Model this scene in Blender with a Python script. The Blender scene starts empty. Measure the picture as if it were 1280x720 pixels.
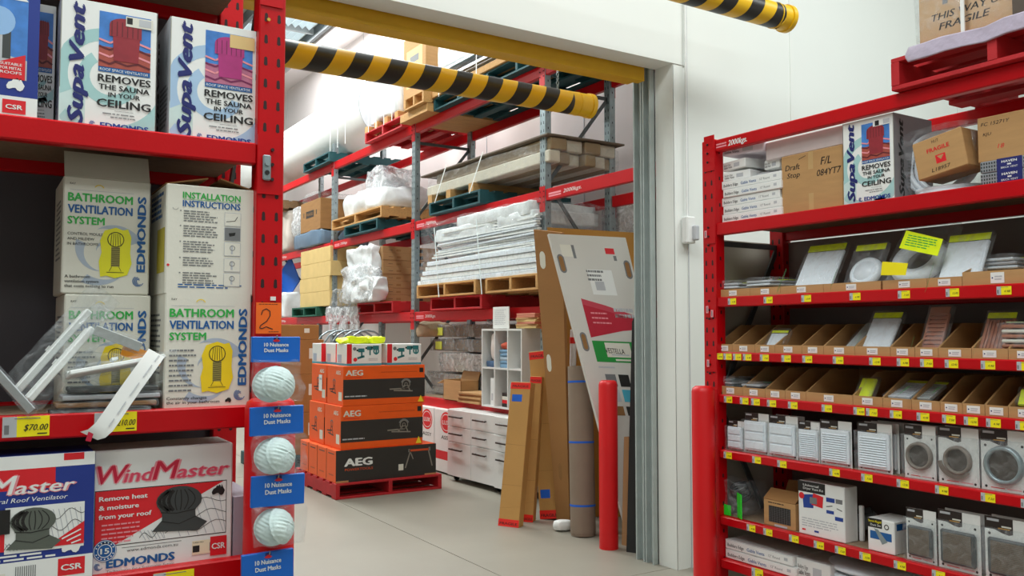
import bpy, math, random
from mathutils import Vector, Matrix, noise
PI=math.pi
random.seed(7)
SC=bpy.context.scene; COL=SC.collection
# ------------------------------------------------------------ camera
F_PX=1075.0; EYE=Vector((0,0,1.55)); YAW=math.radians(32.2); PIT=math.atan(55/F_PX)
cam=bpy.data.cameras.new('camera'); co=bpy.data.objects.new('camera',cam); COL.objects.link(co)
co.location=EYE; co.rotation_euler=(PI/2+PIT,0,-YAW); cam.sensor_width=36; cam.lens=F_PX*36/1280; cam.clip_start=.05
SC.camera=co
FW=Vector((math.sin(YAW)*math.cos(PIT),math.cos(YAW)*math.cos(PIT),math.sin(PIT)))
RT=Vector((math.cos(YAW),-math.sin(YAW),0)); UP=RT.cross(FW)
def ray(px,py): return FW+RT*((px-640)/F_PX)-UP*((py-360)/F_PX)
def ax(px,py,x): r=ray(px,py); return EYE+r*(x/r.x)      # survey point on the plane X=x
def ay(px,py,y): r=ray(px,py); return EYE+r*(y/r.y)
def pd(px,py,D): return EYE+ray(px,py)*D            # survey point at forward distance D
def az(px,py,z): r=ray(px,py); return EYE+r*((z-1.55)/r.z)
# ------------------------------------------------------------ world, lights, exposure
w=bpy.data.worlds.new('world'); SC.world=w; w.use_nodes=True
w.node_tree.nodes['Background'].inputs[0].default_value=(.9,.95,1,1); w.node_tree.nodes['Background'].inputs[1].default_value=.35
def area(name,loc,sx,sy,power,col=(1,1,1),rot=(0,0,0)):
    l=bpy.data.lights.new(name,'AREA'); l.shape='RECTANGLE'; l.size=sx; l.size_y=sy; l.energy=power; l.color=col
    o=bpy.data.objects.new(name,l); o.location=loc; o.rotation_euler=rot; COL.objects.link(o); return o
CW=(.95,1,.985)
for i,(x,y,p) in enumerate([(-1.6,1.6,80),(1.4,2.0,76),(-.4,-1.8,60),(2.9,-1.8,50)]):
    area('shop_light',(x,y,5.4),2.4,1.1,p,CW)
area('shop_light',(5.2,1.7,5.6),3.4,1.8,125,CW)  # unseen lamp, made oversized to soften the height bar's shadow on the wall
for i,(x,y,p) in enumerate([(2.6,6.4,95),(2.6,10.2,150),(2.6,14.2,260),(-1.5,9,60),(-1.5,14.5,110)]):
    area('warehouse_light',(x,y,6.7),.6,1.8,p,CW)
area('skylight_daylight',(4.7,12.5,7.15),1.1,8,330,(1,1,1))
SC.view_settings.view_transform='Standard'; SC.view_settings.look='None'; SC.view_settings.gamma=1
SC.view_settings.use_curve_mapping=False; SC.view_settings.exposure=0.34
# ------------------------------------------------------------ materials
def lin(c):
    c=c/255; return c/12.92 if c<=.04045 else ((c+.055)/1.055)**2.4
MC={}
def mt(name,rgb,rough=.55,metal=0,var=.06,scale=9,bump=0,bscale=60,stretch=(1,1,1),emit=0,coat=0,spec=.5):
    if name in MC: return MC[name]
    m=bpy.data.materials.new(name); m.use_nodes=True; N=m.node_tree.nodes; L=m.node_tree.links
    b=N['Principled BSDF']; c=(lin(rgb[0]),lin(rgb[1]),lin(rgb[2]),1)
    b.inputs['Roughness'].default_value=rough; b.inputs['Metallic'].default_value=metal
    b.inputs['Specular IOR Level'].default_value=spec
    if coat: b.inputs['Coat Weight'].default_value=coat; b.inputs['Coat Roughness'].default_value=.15
    tc=N.new('ShaderNodeTexCoord'); mp=N.new('ShaderNodeMapping'); mp.inputs['Scale'].default_value=stretch
    nz=N.new('ShaderNodeTexNoise'); nz.inputs['Scale'].default_value=scale; nz.inputs['Detail'].default_value=5
    L.new(tc.outputs['Object'],mp.inputs[0]); L.new(mp.outputs[0],nz.inputs['Vector'])
    mr=N.new('ShaderNodeMapRange'); mr.inputs[1].default_value=.25; mr.inputs[2].default_value=.75; mr.inputs[3].default_value=1-var; mr.inputs[4].default_value=1+var
    L.new(nz.outputs['Fac'],mr.inputs[0])
    mx=N.new('ShaderNodeVectorMath'); mx.operation='SCALE'; mx.inputs[0].default_value=c[:3]; L.new(mr.outputs[0],mx.inputs['Scale'])
    L.new(mx.outputs[0],b.inputs['Base Color'])
    if bump:
        n2=N.new('ShaderNodeTexNoise'); n2.inputs['Scale'].default_value=bscale; n2.inputs['Detail'].default_value=4; L.new(mp.outputs[0],n2.inputs['Vector'])
        bp=N.new('ShaderNodeBump'); bp.inputs['Strength'].default_value=bump; bp.inputs['Distance'].default_value=.01
        L.new(n2.outputs['Fac'],bp.inputs['Height']); L.new(bp.outputs[0],b.inputs['Normal'])
    if emit:
        b.inputs['Emission Color'].default_value=c; b.inputs['Emission Strength'].default_value=emit
    MC[name]=m; return m
def plastic(name,alpha=.3,tint=(235,240,245),bump=.6,bscale=14):
    if name in MC: return MC[name]
    m=bpy.data.materials.new(name); m.use_nodes=True; N=m.node_tree.nodes; L=m.node_tree.links
    out=N['Material Output']; b=N['Principled BSDF']; b.inputs['Base Color'].default_value=(lin(tint[0]),lin(tint[1]),lin(tint[2]),1)
    b.inputs['Roughness'].default_value=.12; b.inputs['Specular IOR Level'].default_value=.9
    tr=N.new('ShaderNodeBsdfTransparent'); tr.inputs[0].default_value=(.97,.98,.98,1); mx=N.new('ShaderNodeMixShader')
    tc=N.new('ShaderNodeTexCoord'); nz=N.new('ShaderNodeTexNoise'); nz.inputs['Scale'].default_value=bscale; nz.inputs['Detail'].default_value=3; nz.inputs['Distortion'].default_value=1.5
    L.new(tc.outputs['Object'],nz.inputs['Vector'])
    bp=N.new('ShaderNodeBump'); bp.inputs['Strength'].default_value=bump; bp.inputs['Distance'].default_value=.03
    L.new(nz.outputs['Fac'],bp.inputs['Height']); L.new(bp.outputs[0],b.inputs['Normal'])
    mr=N.new('ShaderNodeMapRange'); mr.inputs[1].default_value=.45; mr.inputs[2].default_value=.7; mr.inputs[3].default_value=alpha*.55; mr.inputs[4].default_value=min(1,alpha*2.1)
    L.new(nz.outputs['Fac'],mr.inputs[0]); L.new(mr.outputs[0],mx.inputs[0])
    L.new(tr.outputs[0],mx.inputs[1]); L.new(b.outputs[0],mx.inputs[2]); L.new(mx.outputs[0],out.inputs['Surface'])
    MC[name]=m; return m
RED=mt('red_enamel',(194,0,14),.36,0,.07,3,.05,90,spec=.3)
REDD=mt('red_plastic_bollard',(214,10,18),.42,0,.06,2.5,.08,25)
GALV=mt('galvanised_steel',(150,165,170),.38,.55,.16,22,.08,120)
GALVD=mt('dull_steel',(96,102,104),.45,.6,.14,14)
WALL=mt('white_panel_paint',(236,240,236),.5,0,.012,1.2,.03,8)
WHSE=mt('warehouse_wall_paint',(226,218,216),.6,0,.02,1.0,.03,8)
CEIL=mt('ceiling_paint',(205,210,205),.8,0,.03,2)
SLOT=mt('slot_shadow_steel',(45,8,12),.7)
SLOTG=mt('grey_slot_steel',(52,58,60),.7)
CARD=mt('cardboard',(188,146,96),.8,0,.07,7,.12,150,(1,1,6))
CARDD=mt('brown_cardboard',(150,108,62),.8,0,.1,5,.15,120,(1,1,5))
CARDY=mt('pale_cardboard',(214,184,122),.8,0,.06,8,.1,120)
CHIP=mt('chipboard',(140,118,96),.8,0,.15,40,.1,200)
WOOD=mt('raw_timber',(196,150,92),.75,0,.16,6,.15,60,(1,8,8))
WOODD=mt('dark_timber',(120,92,62),.8,0,.2,6,.15,60,(1,8,8))
TEAL=mt('teal_pallet_paint',(22,78,84),.6,0,.15,9,.1,60)
PRED=mt('red_pallet_paint',(186,26,34),.6,0,.15,9,.1,60)
GREEN=mt('green_pallet_paint',(34,96,78),.6,0,.15,9,.1,60)
WHITE=mt('white_print',(238,240,238),.45,0,.02)
OFFW=mt('offwhite_carton',(228,226,214),.5,0,.03,5,.05,80)
BLACK=mt('black_print',(26,24,24),.5,0,.05)
YEL=mt('yellow_paint',(222,172,22),.5,0,.08,6,.05,40)
YELT=mt('yellow_ticket',(255,238,10),.5,0,.03)
GRY=mt('grey_print',(120,122,124),.6)
LGRY=mt('light_grey_print',(190,193,198),.6)
BLUE=mt('royal_blue_print',(24,62,150),.45)
NAVY=mt('navy_print',(28,36,110),.45)
CBLUE=mt('corporate_blue_print',(20,92,160),.45)
SKY=mt('sky_blue_print',(66,128,205),.5,0,.2,30)
GRN=mt('green_print',(48,178,74),.45)
REDP=mt('red_print',(222,28,40),.45)
PINK=mt('pink_print',(238,150,160),.5)
AQUA=mt('aqua_print',(168,208,208),.5)
AQUAL=mt('pale_aqua_print',(205,226,224),.5)
SWIRL=mt('swirl_grey_blue_print',(176,188,204),.5)
NEON=mt('neon_yellow_card',(236,255,4),.5,0,.08,25)
NGRN=mt('neon_green_card',(40,232,50),.5)
CLEAR=plastic('clear_plastic_film',.10)
MILKY=plastic('milky_stretch_wrap',.5,(240,242,245),.8,9)
SMOKE=plastic('grey_stretch_wrap',.34,(190,196,200),.8,9)
VENTW=mt('white_moulded_plastic',(234,242,250),.35,0,.02)
VENTB=mt('terracotta_moulded_plastic',(176,112,84),.45,0,.05)
ORNG=mt('orange_carton',(244,92,6),.5,0,.04)
CHAR=mt('charcoal_carton',(44,42,40),.5,0,.05)
FOAM=mt('white_foam',(240,240,238),.6,0,.03,20,.3,40)
# ------------------------------------------------------------ mesh builder
class MB:
    def __init__(s): s.v=[];s.f=[];s.m=[];s.mats=[];s.M=None;s.sm=set()
    def mi(s,mat):
        if mat not in s.mats: s.mats.append(mat)
        return s.mats.index(mat)
    def add(s,vs,fs,mat,smooth=False):
        b=len(s.v); i=s.mi(mat)
        s.v+= [tuple(s.M@Vector(p)) for p in vs] if s.M else [tuple(p) for p in vs]
        for f in fs:
            if smooth: s.sm.add(len(s.f))
            s.f.append([b+k for k in f]); s.m.append(i)
    def box(s,x0,y0,z0,x1,y1,z1,mat):
        s.add([(x0,y0,z0),(x1,y0,z0),(x1,y1,z0),(x0,y1,z0),(x0,y0,z1),(x1,y0,z1),(x1,y1,z1),(x0,y1,z1)],
              [(0,3,2,1),(4,5,6,7),(0,1,5,4),(1,2,6,5),(2,3,7,6),(3,0,4,7)],mat)
    def bbox(s,x0,y0,z0,x1,y1,z1,mat,b=.004):   # chamfered box
        X=[x0,x0+b,x1-b,x1];Y=[y0,y0+b,y1-b,y1];Z=[z0,z0+b,z1-b,z1]
        idx={};vs=[]
        def V(i,j,k):
            if (i,j,k) not in idx: idx[(i,j,k)]=len(vs); vs.append((X[i],Y[j],Z[k]))
            return idx[(i,j,k)]
        fs=[]
        fs+=[(V(1,1,0),V(1,2,0),V(2,2,0),V(2,1,0)),(V(1,1,3),V(2,1,3),V(2,2,3),V(1,2,3)),(V(1,0,1),V(2,0,1),V(2,0,2),V(1,0,2)),
             (V(1,3,1),V(1,3,2),V(2,3,2),V(2,3,1)),(V(0,1,1),V(0,1,2),V(0,2,2),V(0,2,1)),(V(3,1,1),V(3,2,1),V(3,2,2),V(3,1,2))]
        for (z,zz) in ((0,1),(3,2)):
            fs+=[(V(1,1,z),V(2,1,z),V(2,0,zz),V(1,0,zz)),(V(1,2,z),V(2,2,z),V(2,3,zz),V(1,3,zz)),
                 (V(1,1,z),V(1,2,z),V(0,2,zz),V(0,1,zz)),(V(2,1,z),V(2,2,z),V(3,2,zz),V(3,1,zz))]
        for (x,xx) in ((0,1),(3,2)):
            for (y,yy) in ((0,1),(3,2)):
                fs.append((V(x,yy,1),V(xx,y,1),V(xx,y,2),V(x,yy,2)))
                for (z,zz) in ((0,1),(3,2)): fs.append((V(x,yy,zz),V(xx,y,zz),V(xx,yy,z)))
        s.add(vs,fs,mat)
    def cyl(s,p0,p1,r,mat,n=16,r2=None,caps=True,smooth=True):
        p0=Vector(p0);p1=Vector(p1);d=(p1-p0).normalized(); r2=r if r2 is None else r2
        a=d.orthogonal().normalized(); b=d.cross(a)
        vs=[];
        for (p,rr) in ((p0,r),(p1,r2)):
            for i in range(n):
                t=2*PI*i/n; vs.append(p+(a*math.cos(t)+b*math.sin(t))*rr)
        s.add(vs,[(i,(i+1)%n,n+(i+1)%n,n+i) for i in range(n)],mat,smooth)
        if caps: s.add(vs,[tuple(range(n))[::-1],tuple(range(n,2*n))],mat)
    def tube(s,pts,r,mat,n=8):
        for a,b in zip(pts,pts[1:]): s.cyl(a,b,r,mat,n)
    def bar(s,p0,p1,w,t,mat,up=(0,0,1)):     # rectangular bar
        p0=Vector(p0);p1=Vector(p1);d=(p1-p0).normalized();u=Vector(up)
        a=d.cross(u).normalized()*w/2; b=d.cross(a).normalized()*t/2
        vs=[p+i*a+j*b for p in (p0,p1) for (i,j) in ((-1,-1),(1,-1),(1,1),(-1,1))]
        s.add(vs,[(0,3,2,1),(4,5,6,7),(0,1,5,4),(1,2,6,5),(2,3,7,6),(3,0,4,7)],mat)
    def lathe(s,prof,mat,n=24,sy=1.0):
        vs=[];k=len(prof)
        for i in range(n):
            t=2*PI*i/n
            for r,z in prof: vs.append((r*math.cos(t),r*math.sin(t)*sy,z))
        s.add(vs,[(i*k+j,((i+1)%n)*k+j,((i+1)%n)*k+j+1,i*k+j+1) for i in range(n) for j in range(k-1)],mat,True)
    def lump(s,x0,y0,z0,x1,y1,z1,mat,n=8,amp=.02,seed=0,rnd=.15,flat=True,freq=5):  # crumpled rounded block
        vs=[];fs=[];idx={}
        cx,cy,cz=(x0+x1)/2,(y0+y1)/2,(z0+z1)/2; hx,hy,hz=(x1-x0)/2,(y1-y0)/2,(z1-z0)/2
        def V(i,j,k):
            key=(i,j,k)
            if key in idx: return idx[key]
            u,v,w_=(2*i/n-1,2*j/n-1,2*k/n-1)
            q=Vector((u,v,w_)); m=max(abs(u),abs(v),abs(w_)); sp=q.normalized()*m
            q=q.lerp(sp,rnd)
            p=Vector((cx+q.x*hx,cy+q.y*hy,cz+q.z*hz))
            d=noise.noise_vector(p*freq+Vector((seed,seed*2.3,seed*.7)))*amp
            p+=d
            if flat: p.z=max(p.z,z0)
            idx[key]=len(vs); vs.append(p); return idx[key]
        R=range(n)
        for a in R:
            for b in R:
                fs.append((V(a,b,0),V(a,b+1,0),V(a+1,b+1,0),V(a+1,b,0))); fs.append((V(a,b,n),V(a+1,b,n),V(a+1,b+1,n),V(a,b+1,n)))
                fs.append((V(a,0,b),V(a+1,0,b),V(a+1,0,b+1),V(a,0,b+1))); fs.append((V(a,n,b),V(a,n,b+1),V(a+1,n,b+1),V(a+1,n,b)))
                fs.append((V(0,a,b),V(0,a,b+1),V(0,a+1,b+1),V(0,a+1,b))); fs.append((V(n,a,b),V(n,a+1,b),V(n,a+1,b+1),V(n,a,b+1)))
        s.add(vs,fs,mat,True)
    def mesh(s,name):
        me=bpy.data.meshes.new(name); me.from_pydata(s.v,[],s.f)
        for m in s.mats: me.materials.append(m)
        me.polygons.foreach_set('material_index',s.m)
        me.polygons.foreach_set('use_smooth',[i in s.sm for i in range(len(s.f))]); me.update(); return me
    def build(s,name,parent=None,loc=None,rot=None):
        o=bpy.data.objects.new(name,s.mesh(name)); COL.objects.link(o)
        if parent: o.parent=parent
        if loc is not None: o.location=loc
        if rot is not None: o.rotation_euler=rot
        return o
def tag(o,label=None,cat=None,group=None,kind=None):
    if label: o['label']=label
    if cat: o['category']=cat
    if group: o['group']=group
    if kind: o['kind']=kind
    return o
def thing(name,label,cat,loc=(0,0,0),rz=0,group=None,rot=None):
    o=bpy.data.objects.new(name,None); COL.objects.link(o); o.empty_display_size=.1
    o.location=loc; o.rotation_euler=rot if rot else (0,0,rz); return tag(o,label,cat,group)
def child(me,name,parent,loc=(0,0,0),rot=(0,0,0)):
    o=bpy.data.objects.new(name,me); COL.objects.link(o); o.parent=parent; o.location=loc; o.rotation_euler=rot; return o
# ------------------------------------------------------------ print on faces
TC={}
def glyphs(s,bold=0.0,shear=0.0):
    k=(s,bold,shear)
    if k in TC: return TC[k]
    c=bpy.data.curves.new('t','FONT'); c.body=s; c.size=1; c.resolution_u=2; c.offset=bold; c.shear=shear; c.fill_mode='FRONT'
    o=bpy.data.objects.new('t',c); me=o.to_mesh()
    vs=[(v.co.x,v.co.y) for v in me.vertices]; fs=[tuple(p.vertices) for p in me.polygons]
    o.to_mesh_clear(); bpy.data.objects.remove(o); bpy.data.curves.remove(c)
    x0=min(v[0] for v in vs); x1=max(v[0] for v in vs)
    TC[k]=(vs,fs,x0,x1); return TC[k]
class PF:
    def __init__(s,mb,O,U,V,w=1,h=1):
        s.mb=mb;s.O=Vector(O);s.U=Vector(U).normalized();s.V=Vector(V).normalized();s.N=s.U.cross(s.V);s.w=w;s.h=h
    def p(s,u,v,l): return s.O+s.U*(u*s.w)+s.V*(v*s.h)+s.N*(l*.0005)
    def poly(s,pts,mat,l=1): s.mb.add([s.p(u,v,l) for u,v in pts],[tuple(range(len(pts)))],mat)
    def rect(s,u0,v0,u1,v1,mat,l=1): s.poly([(u0,v0),(u1,v0),(u1,v1),(u0,v1)],mat,l)
    def disc(s,u,v,r,mat,l=1,ry=None,n=20,a0=0,a1=2*PI):   # r in units of w; true circle in metres
        r=r*s.w; R2=r if ry is None else ry*s.w
        c=s.O+s.U*(u*s.w)+s.V*(v*s.h)+s.N*(l*.0005)
        pts=[c+s.U*(r*math.cos(a0+(a1-a0)*i/n))+s.V*(R2*math.sin(a0+(a1-a0)*i/n)) for i in range(n if a1-a0>6.2 else n+1)]
        s.mb.add([s.cl(q) for q in pts],[tuple(range(len(pts)))],mat)
    def cl(s,q):     # keep print on the face
        e=q-s.O; a=e.dot(s.U); b=e.dot(s.V); return q+s.U*(min(max(a,.002),s.w-.002)-a)+s.V*(min(max(b,.002),s.h-.002)-b)
    def arc(s,u,v,r0,r1,a0,a1,mat,l=1,n=14,taper=False):
        c=s.O+s.U*(u*s.w)+s.V*(v*s.h)+s.N*(l*.0005); vs=[]
        for i in range(n+1):
            t=a0+(a1-a0)*i/n; d=s.U*math.cos(t)+s.V*math.sin(t)
            rr=r0+(r1-r0)*(1-(i/n) if taper else 1)
            vs+=[c+d*r0*s.w,c+d*rr*s.w]
        s.mb.add([s.cl(q) for q in vs],[(2*i,2*i+1,2*i+3,2*i+2) for i in range(n)],mat)
    def line(s,pts,t,mat,l=1):        # t in metres
        P=[s.p(u,v,l) for u,v in pts]
        for a,b in zip(P,P[1:]):
            d=(b-a); 
            if d.length<1e-6: continue
            q=s.N.cross(d.normalized())*t/2
            s.mb.add([a-q,b-q,b+q,a+q],[(0,1,2,3)],mat)
    def text(s,t,u,v,h,mat,l=2,bold=.02,shear=0,width=None,align='l',rot=0):  # h cap height as fraction of face height; width fraction of face width
        vs,fs,x0,x1=glyphs(t,0,shear); hm=h*s.h; sy=hm/.73; sx=sy
        if width: sx=width*(s.w if not rot else s.h)/(x1-x0)
        off={'l':x0,'r':x1,'c':(x0+x1)/2}[align]
        c=s.O+s.U*(u*s.w)+s.V*(v*s.h)+s.N*(l*.0005)
        if rot: A=s.V*rot; B=-s.U*rot
        else: A=s.U;B=s.V
        for dx,dy in (((0,0),) if bold<.012 else ((-bold,0),(bold,0),(0,bold*.6),(0,-bold*.6)) if bold>.025 else ((-bold*.7,0),(bold*.7,0))):
            c=c+s.N*.00012
            s.mb.add([c+A*((x-off+dx)*sx)+B*((y+dy)*sy) for x,y in vs],fs,mat)
    def para(s,u0,u1,v,n,dv,mat,t=.35,l=1,seed=1):     # small print far too small to read
        r=random.Random(seed)
        for i in range(n):
            e=u1-(u1-u0)*r.uniform(0,.3); x=u0
            while x<e:
                x2=min(e,x+(u1-u0)*r.uniform(.06,.2)); s.rect(x,v-i*dv,x2,v-i*dv+dv*t,mat,l); x=x2+(u1-u0)*.025
def front(mb,w,d,h,z=0): return PF(mb,(-w/2,-d/2,z),(1,0,0),(0,0,1),w,h)
def left(mb,w,d,h,z=0): return PF(mb,(-w/2,d/2,z),(0,-1,0),(0,0,1),d,h)
def right(mb,w,d,h,z=0): return PF(mb,(w/2,-d/2,z),(0,1,0),(0,0,1),d,h)
def top(mb,w,d,h): return PF(mb,(-w/2,-d/2,h),(1,0,0),(0,1,0),w,d)
# boxes placed by survey: returns (loc, rz, w, d, h)
def RX(p0,p1,pyt,z,xf=3.53,d=.3,h=None):
    a=ax(p0,400,xf).y; b=ax(p1,400,xf).y
    if h is None: h=ax(p0,pyt,xf).z-z
    return (Vector((xf+d/2,(a+b)/2,z)),-PI/2,a-b,d,h)
def LY(p0,p1,pyt,z,yf=2.88,d=.3,h=None):
    a=ay(p0,400,yf).x; b=ay(p1,400,yf).x
    if h is None: h=ay(p1,pyt,yf).z-z
    return (Vector(((a+b)/2,yf+d/2,z)),0,b-a,d,h)
def carton(name,label,cat,B,mat,prt=None,group=None,rz=0,tape=None,rot=None,b=.004):
    loc,r,w_,d,h=B; mb=MB(); mb.bbox(-w_/2,-d/2,0,w_/2,d/2,h,mat,b)
    if tape:
        t=top(mb,w_,d,h); t.rect(0.02,.45,.98,.55,tape); 
        front(mb,w_,d,h).rect(0.46,.8,.54,.985,tape); left(mb,w_,d,h).rect(0.44,.8,.56,.985,tape); right(mb,w_,d,h).rect(0.44,.8,.56,.985,tape)
    if prt: prt(mb,w_,d,h)
    return tag(mb.build(name,None,loc,rot if rot else (0,0,r+rz)),label,cat,group)
ORD=['first','second','third','fourth','fifth','sixth','seventh','eighth','ninth','tenth','eleventh','twelfth','thirteenth','fourteenth','fifteenth','sixteenth']
# ============================================================ SETTING
def struct(name,mb,parent=None):
    o=mb.build(name,parent)
    if not parent: o['kind']='structure'
    return o
def floor_mat():
    m=mt('polished_concrete',(146,141,129),.42,0,.07,1.1,.06,30); N=m.node_tree.nodes; L=m.node_tree.links
    b=N['Principled BSDF']; n=N.new('ShaderNodeTexNoise'); n.inputs['Scale'].default_value=.6; n.inputs['Detail'].default_value=8
    tc=[x for x in N if x.type=='TEX_COORD'][0]; L.new(tc.outputs['Object'],n.inputs['Vector'])
    r=N.new('ShaderNodeMapRange'); r.inputs[3].default_value=.3; r.inputs[4].default_value=.6; L.new(n.outputs['Fac'],r.inputs[0]); L.new(r.outputs[0],b.inputs['Roughness'])
    return m
FL=floor_mat(); JOINT=mt('floor_joint_sealant',(132,128,118),.8)
mb=MB(); xs=[-8,-2.2,2.9,9.5]; ys=[-6,-.5,4.3,9.4,14.5,22]
mb.box(-8,-6,-.2,9.5,22,-.006,JOINT)
struct('floor',mb)
fl=bpy.data.objects['floor']
for i in range(3):
    for j in range(5):
        m2=MB(); m2.box(xs[i]+.003,ys[j]+.003,-.006,xs[i+1]-.003,ys[j+1]-.003,0,FL); m2.build('floor_slab',fl)
YW=4.242; YB=4.41; XJ=3.945; ZH=3.35; CZ=7.3
mb=MB()   # wall with the doorway: insulated panels with joints
for (x0,x1) in ((XJ,5.132),(5.142,7.3),(7.31,9.5)): mb.box(x0,YW,0,x1,YB,CZ,WALL)
mb.box(5.132,YW,0,5.142,YB,CZ,WALL); mb.box(5.115,YW-.006,0,5.16,YW,CZ,WALL); mb.box(7.3,YW+.006,0,7.31,YB,CZ,LGRY)
mb.box(-8,YW,0,-.4,YB,CZ,WALL); mb.box(-.4,YW,ZH,XJ,YB,CZ,WALL)
wf=struct('wall_front',mb)
mb=MB(); mb.box(-.4,YW-.012,ZH,4.06,YW,CZ,WALL); mb.build('lintel_cladding',wf)
mb=MB(); mb.box(XJ-.004,YW-.006,0,XJ+.085,YW,ZH,WALL); mb.box(XJ-.006,YW-.006,0,XJ,YB,ZH,WALL); mb.build('jamb_flashing',wf)
mb=MB(); mb.box(4.06,YW-.008,0,4.1,YW,CZ,WALL); mb.box(4.062,YW-.012,0,4.068,YW-.008,CZ,LGRY); mb.build('cover_strip',wf)
mb=MB(); mb.box(5.9,YB,0,6.05,22,CZ,WHSE)
for k in range(8): mb.box(5.895,YB+1.2+2.2*k,0,5.9,YB+1.212+2.2*k,CZ,LGRY)
struct('wall_right',mb)
mb=MB(); mb.box(-8,22,0,6.05,22.15,CZ,WHSE); struct('wall_back',mb)
mb=MB(); mb.box(-8.15,-6,0,-8,22,CZ,WALL); struct('wall_left',mb)
mb=MB(); mb.box(-8,-6.15,0,9.5,-6,CZ,WALL); struct('wall_rear',mb)
mb=MB(); mb.box(9.5,-6,0,9.65,YB,CZ,WALL); struct('wall_side',mb)
mb=MB(); mb.box(-8,-6,CZ,9.65,22,CZ+.1,CEIL); ce=struct('ceiling',mb)
TRUSS=mt('painted_steel_truss',(150,156,158),.5); SKYL=mt('translucent_roof_sheet',(190,206,212),.5,0,.05,3,.2,30,(1,20,1),emit=.28)
# roof: bulkhead beam along the wall, dark purlins, ribbed translucent sheets
mb=MB(); mb.box(5.45,YB,CZ-.34,5.9,22,CZ,WHSE); mb.build('bulkhead_beam',ce)
for k in range(13):
    mb=MB(); y=5.9+1.2*k
    mb.box(1.5,y,CZ-.14,5.44,y+.06,CZ,TRUSS); mb.build('purlin',ce)
for (x0,x1) in ((4.1,5.3),(1.2,2.4)):
    for k in range(12):
        y=5.98+1.2*k; n=18; vs=[];fs=[]; mb=MB()
        for i in range(n+1):
            xx=x0+(x1-x0)*i/n; zz=CZ-.03-(.07 if i%2 else 0); vs+=[(xx,y,zz),(xx,y+1.08,zz)]
        mb.add(vs,[(2*i,2*i+1,2*i+3,2*i+2) for i in range(n)],SKYL); mb.build('roof_sheet',ce)
for x in (4.02,5.34):
    mb=MB(); mb.box(x,YB+.3,CZ-.22,x+.06,22,CZ-.02,GALVD); mb.build('roof_rail',ce)
GUIDE=mt('painted_steel_guide',(172,182,180),.4,.15,.08,10)
# roller door: yellow bottom rail rolled up under the lintel, steel guides
dr=thing('roller_door','raised roller door with yellow bottom rail and grey steel side guides','door'); 
mb=MB(); mb.box(-.35,YB+.02,3.285,3.86,YB+.2,3.52,YEL); mb.box(-.35,YB+.02,3.265,3.86,YB+.09,3.285,YEL); mb.build('bottom_rail',dr)
for k in range(6):
    mb=MB(); z=3.53+k*.09; mb.bbox(-.35,YB+.06,z,3.88,YB+.1,z+.085,GALV,.012); mb.build('door_slat',dr)
mb=MB()
ya=YB+.004
for (a,b) in ((0,.012),(.070,.082),(.094,.106),(.168,.18)):
    mb=MB(); mb.box(XJ-.05,ya+a,0,XJ-.005,ya+b,3.55,GUIDE); mb.build('side_guide',dr)
mb=MB(); mb.box(XJ-.012,ya,0,XJ-.004,ya+.18,3.55,GUIDE); mb.build('guide_back',dr)
# height bars
def hazard_bar(label,p0,p1,r,period,slant,capend,chains):
    d=Vector(p1)-Vector(p0); L=d.length; t=thing('height_bar',label,'safety bar',p0)
    dx=d.normalized(); n=32; Ls=L-capend; mb=MB()
    HY=mt('hazard_yellow_vinyl',(232,184,16),.4,0,.05,8); HB=mt('hazard_black_vinyl',(34,30,28),.4,0,.05,8)
    j=0
    while j*period/2-slant<Ls:
        vs=[]
        for k in range(n+1):
            th=2*PI*k/n; o_=Vector((0,math.cos(th),math.sin(th)))*r
            for e in (0,.5,1): vs.append(dx*min(max((j+e)*period/2-slant*k/n,0),Ls)+o_)
        mb.add(vs,[q for k in range(n) for q in ((3*k,3*k+3,3*k+4,3*k+1),(3*k+1,3*k+4,3*k+5,3*k+2))],HB if j%2 else HY,True); j+=1
    mb.cyl(dx*Ls,dx*L,r,HY,n); mb.build('striped_tube',t)
    mb=MB(); mb.cyl(dx*(L-.03),dx*(L+.004),r+.008,HY,28); mb.build('end_cap',t); mb=MB(); mb.cyl(dx*(L-.13),dx*(L-.122),r+.003,HY,28); mb.build('joint_band',t)
    for c in chains:
        z0=.0+r; k=0; zt=c[1]-p0[2]; mb=MB()
        while z0<zt:
            for q in range(6):
                a0=2*PI*q/6;a1=2*PI*(q+1)/6
                f=lambda A:Vector((c[0]-p0[0]+(0.010*math.cos(A) if k%2 else 0),(0 if k%2 else .010*math.cos(A)),z0+.017+.018*math.sin(A)))
                mb.cyl(f(a0),f(a1),.0025,GALV,4,caps=False)
            z0+=.03;k+=1
        mb.build('chain',t)
    return t
pe=ay(738,133,5.0); hazard_bar('yellow and black striped height bar hanging across the doorway under the lintel',(-.2,5.0,pe.z),(pe.x,5.0,pe.z),.083,.238,.238,.20,[(ay(697,100,5.0).x,7.3),(.6,7.3)])
pe=ay(984,24,3.74); hazard_bar('yellow and black striped height bar sticking in above the right shelving, against the white wall',(1.6,3.74,pe.z),(pe.x,3.74,pe.z),.082,.225,.225,.10,[(3.2,7.3)])
# conduit and call-point box on the wall
mb=MB(); mb.cyl((4.035,YW-.03,2.26),(4.035,YW-.03,CZ-.2),.009,WHITE,8)
cd=thing('door_control','small white door control box on a conduit beside the doorway','switch'); mb.build('conduit',cd)
p=ay(860,288,YW-.03); mb=MB(); mb.bbox(p.x-.045,YW-.07,p.z-.09,p.x+.035,YW-.012,p.z+.09,WHITE,.008); mb.build('housing',cd)
mb=MB(); mb.M=Matrix.Translation((p.x+.02,YW-.085,p.z-.01)); mb.bbox(-.022,-.015,-.06,.022,.02,.04,LGRY,.008); mb.build('sensor_lens',cd)
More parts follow.
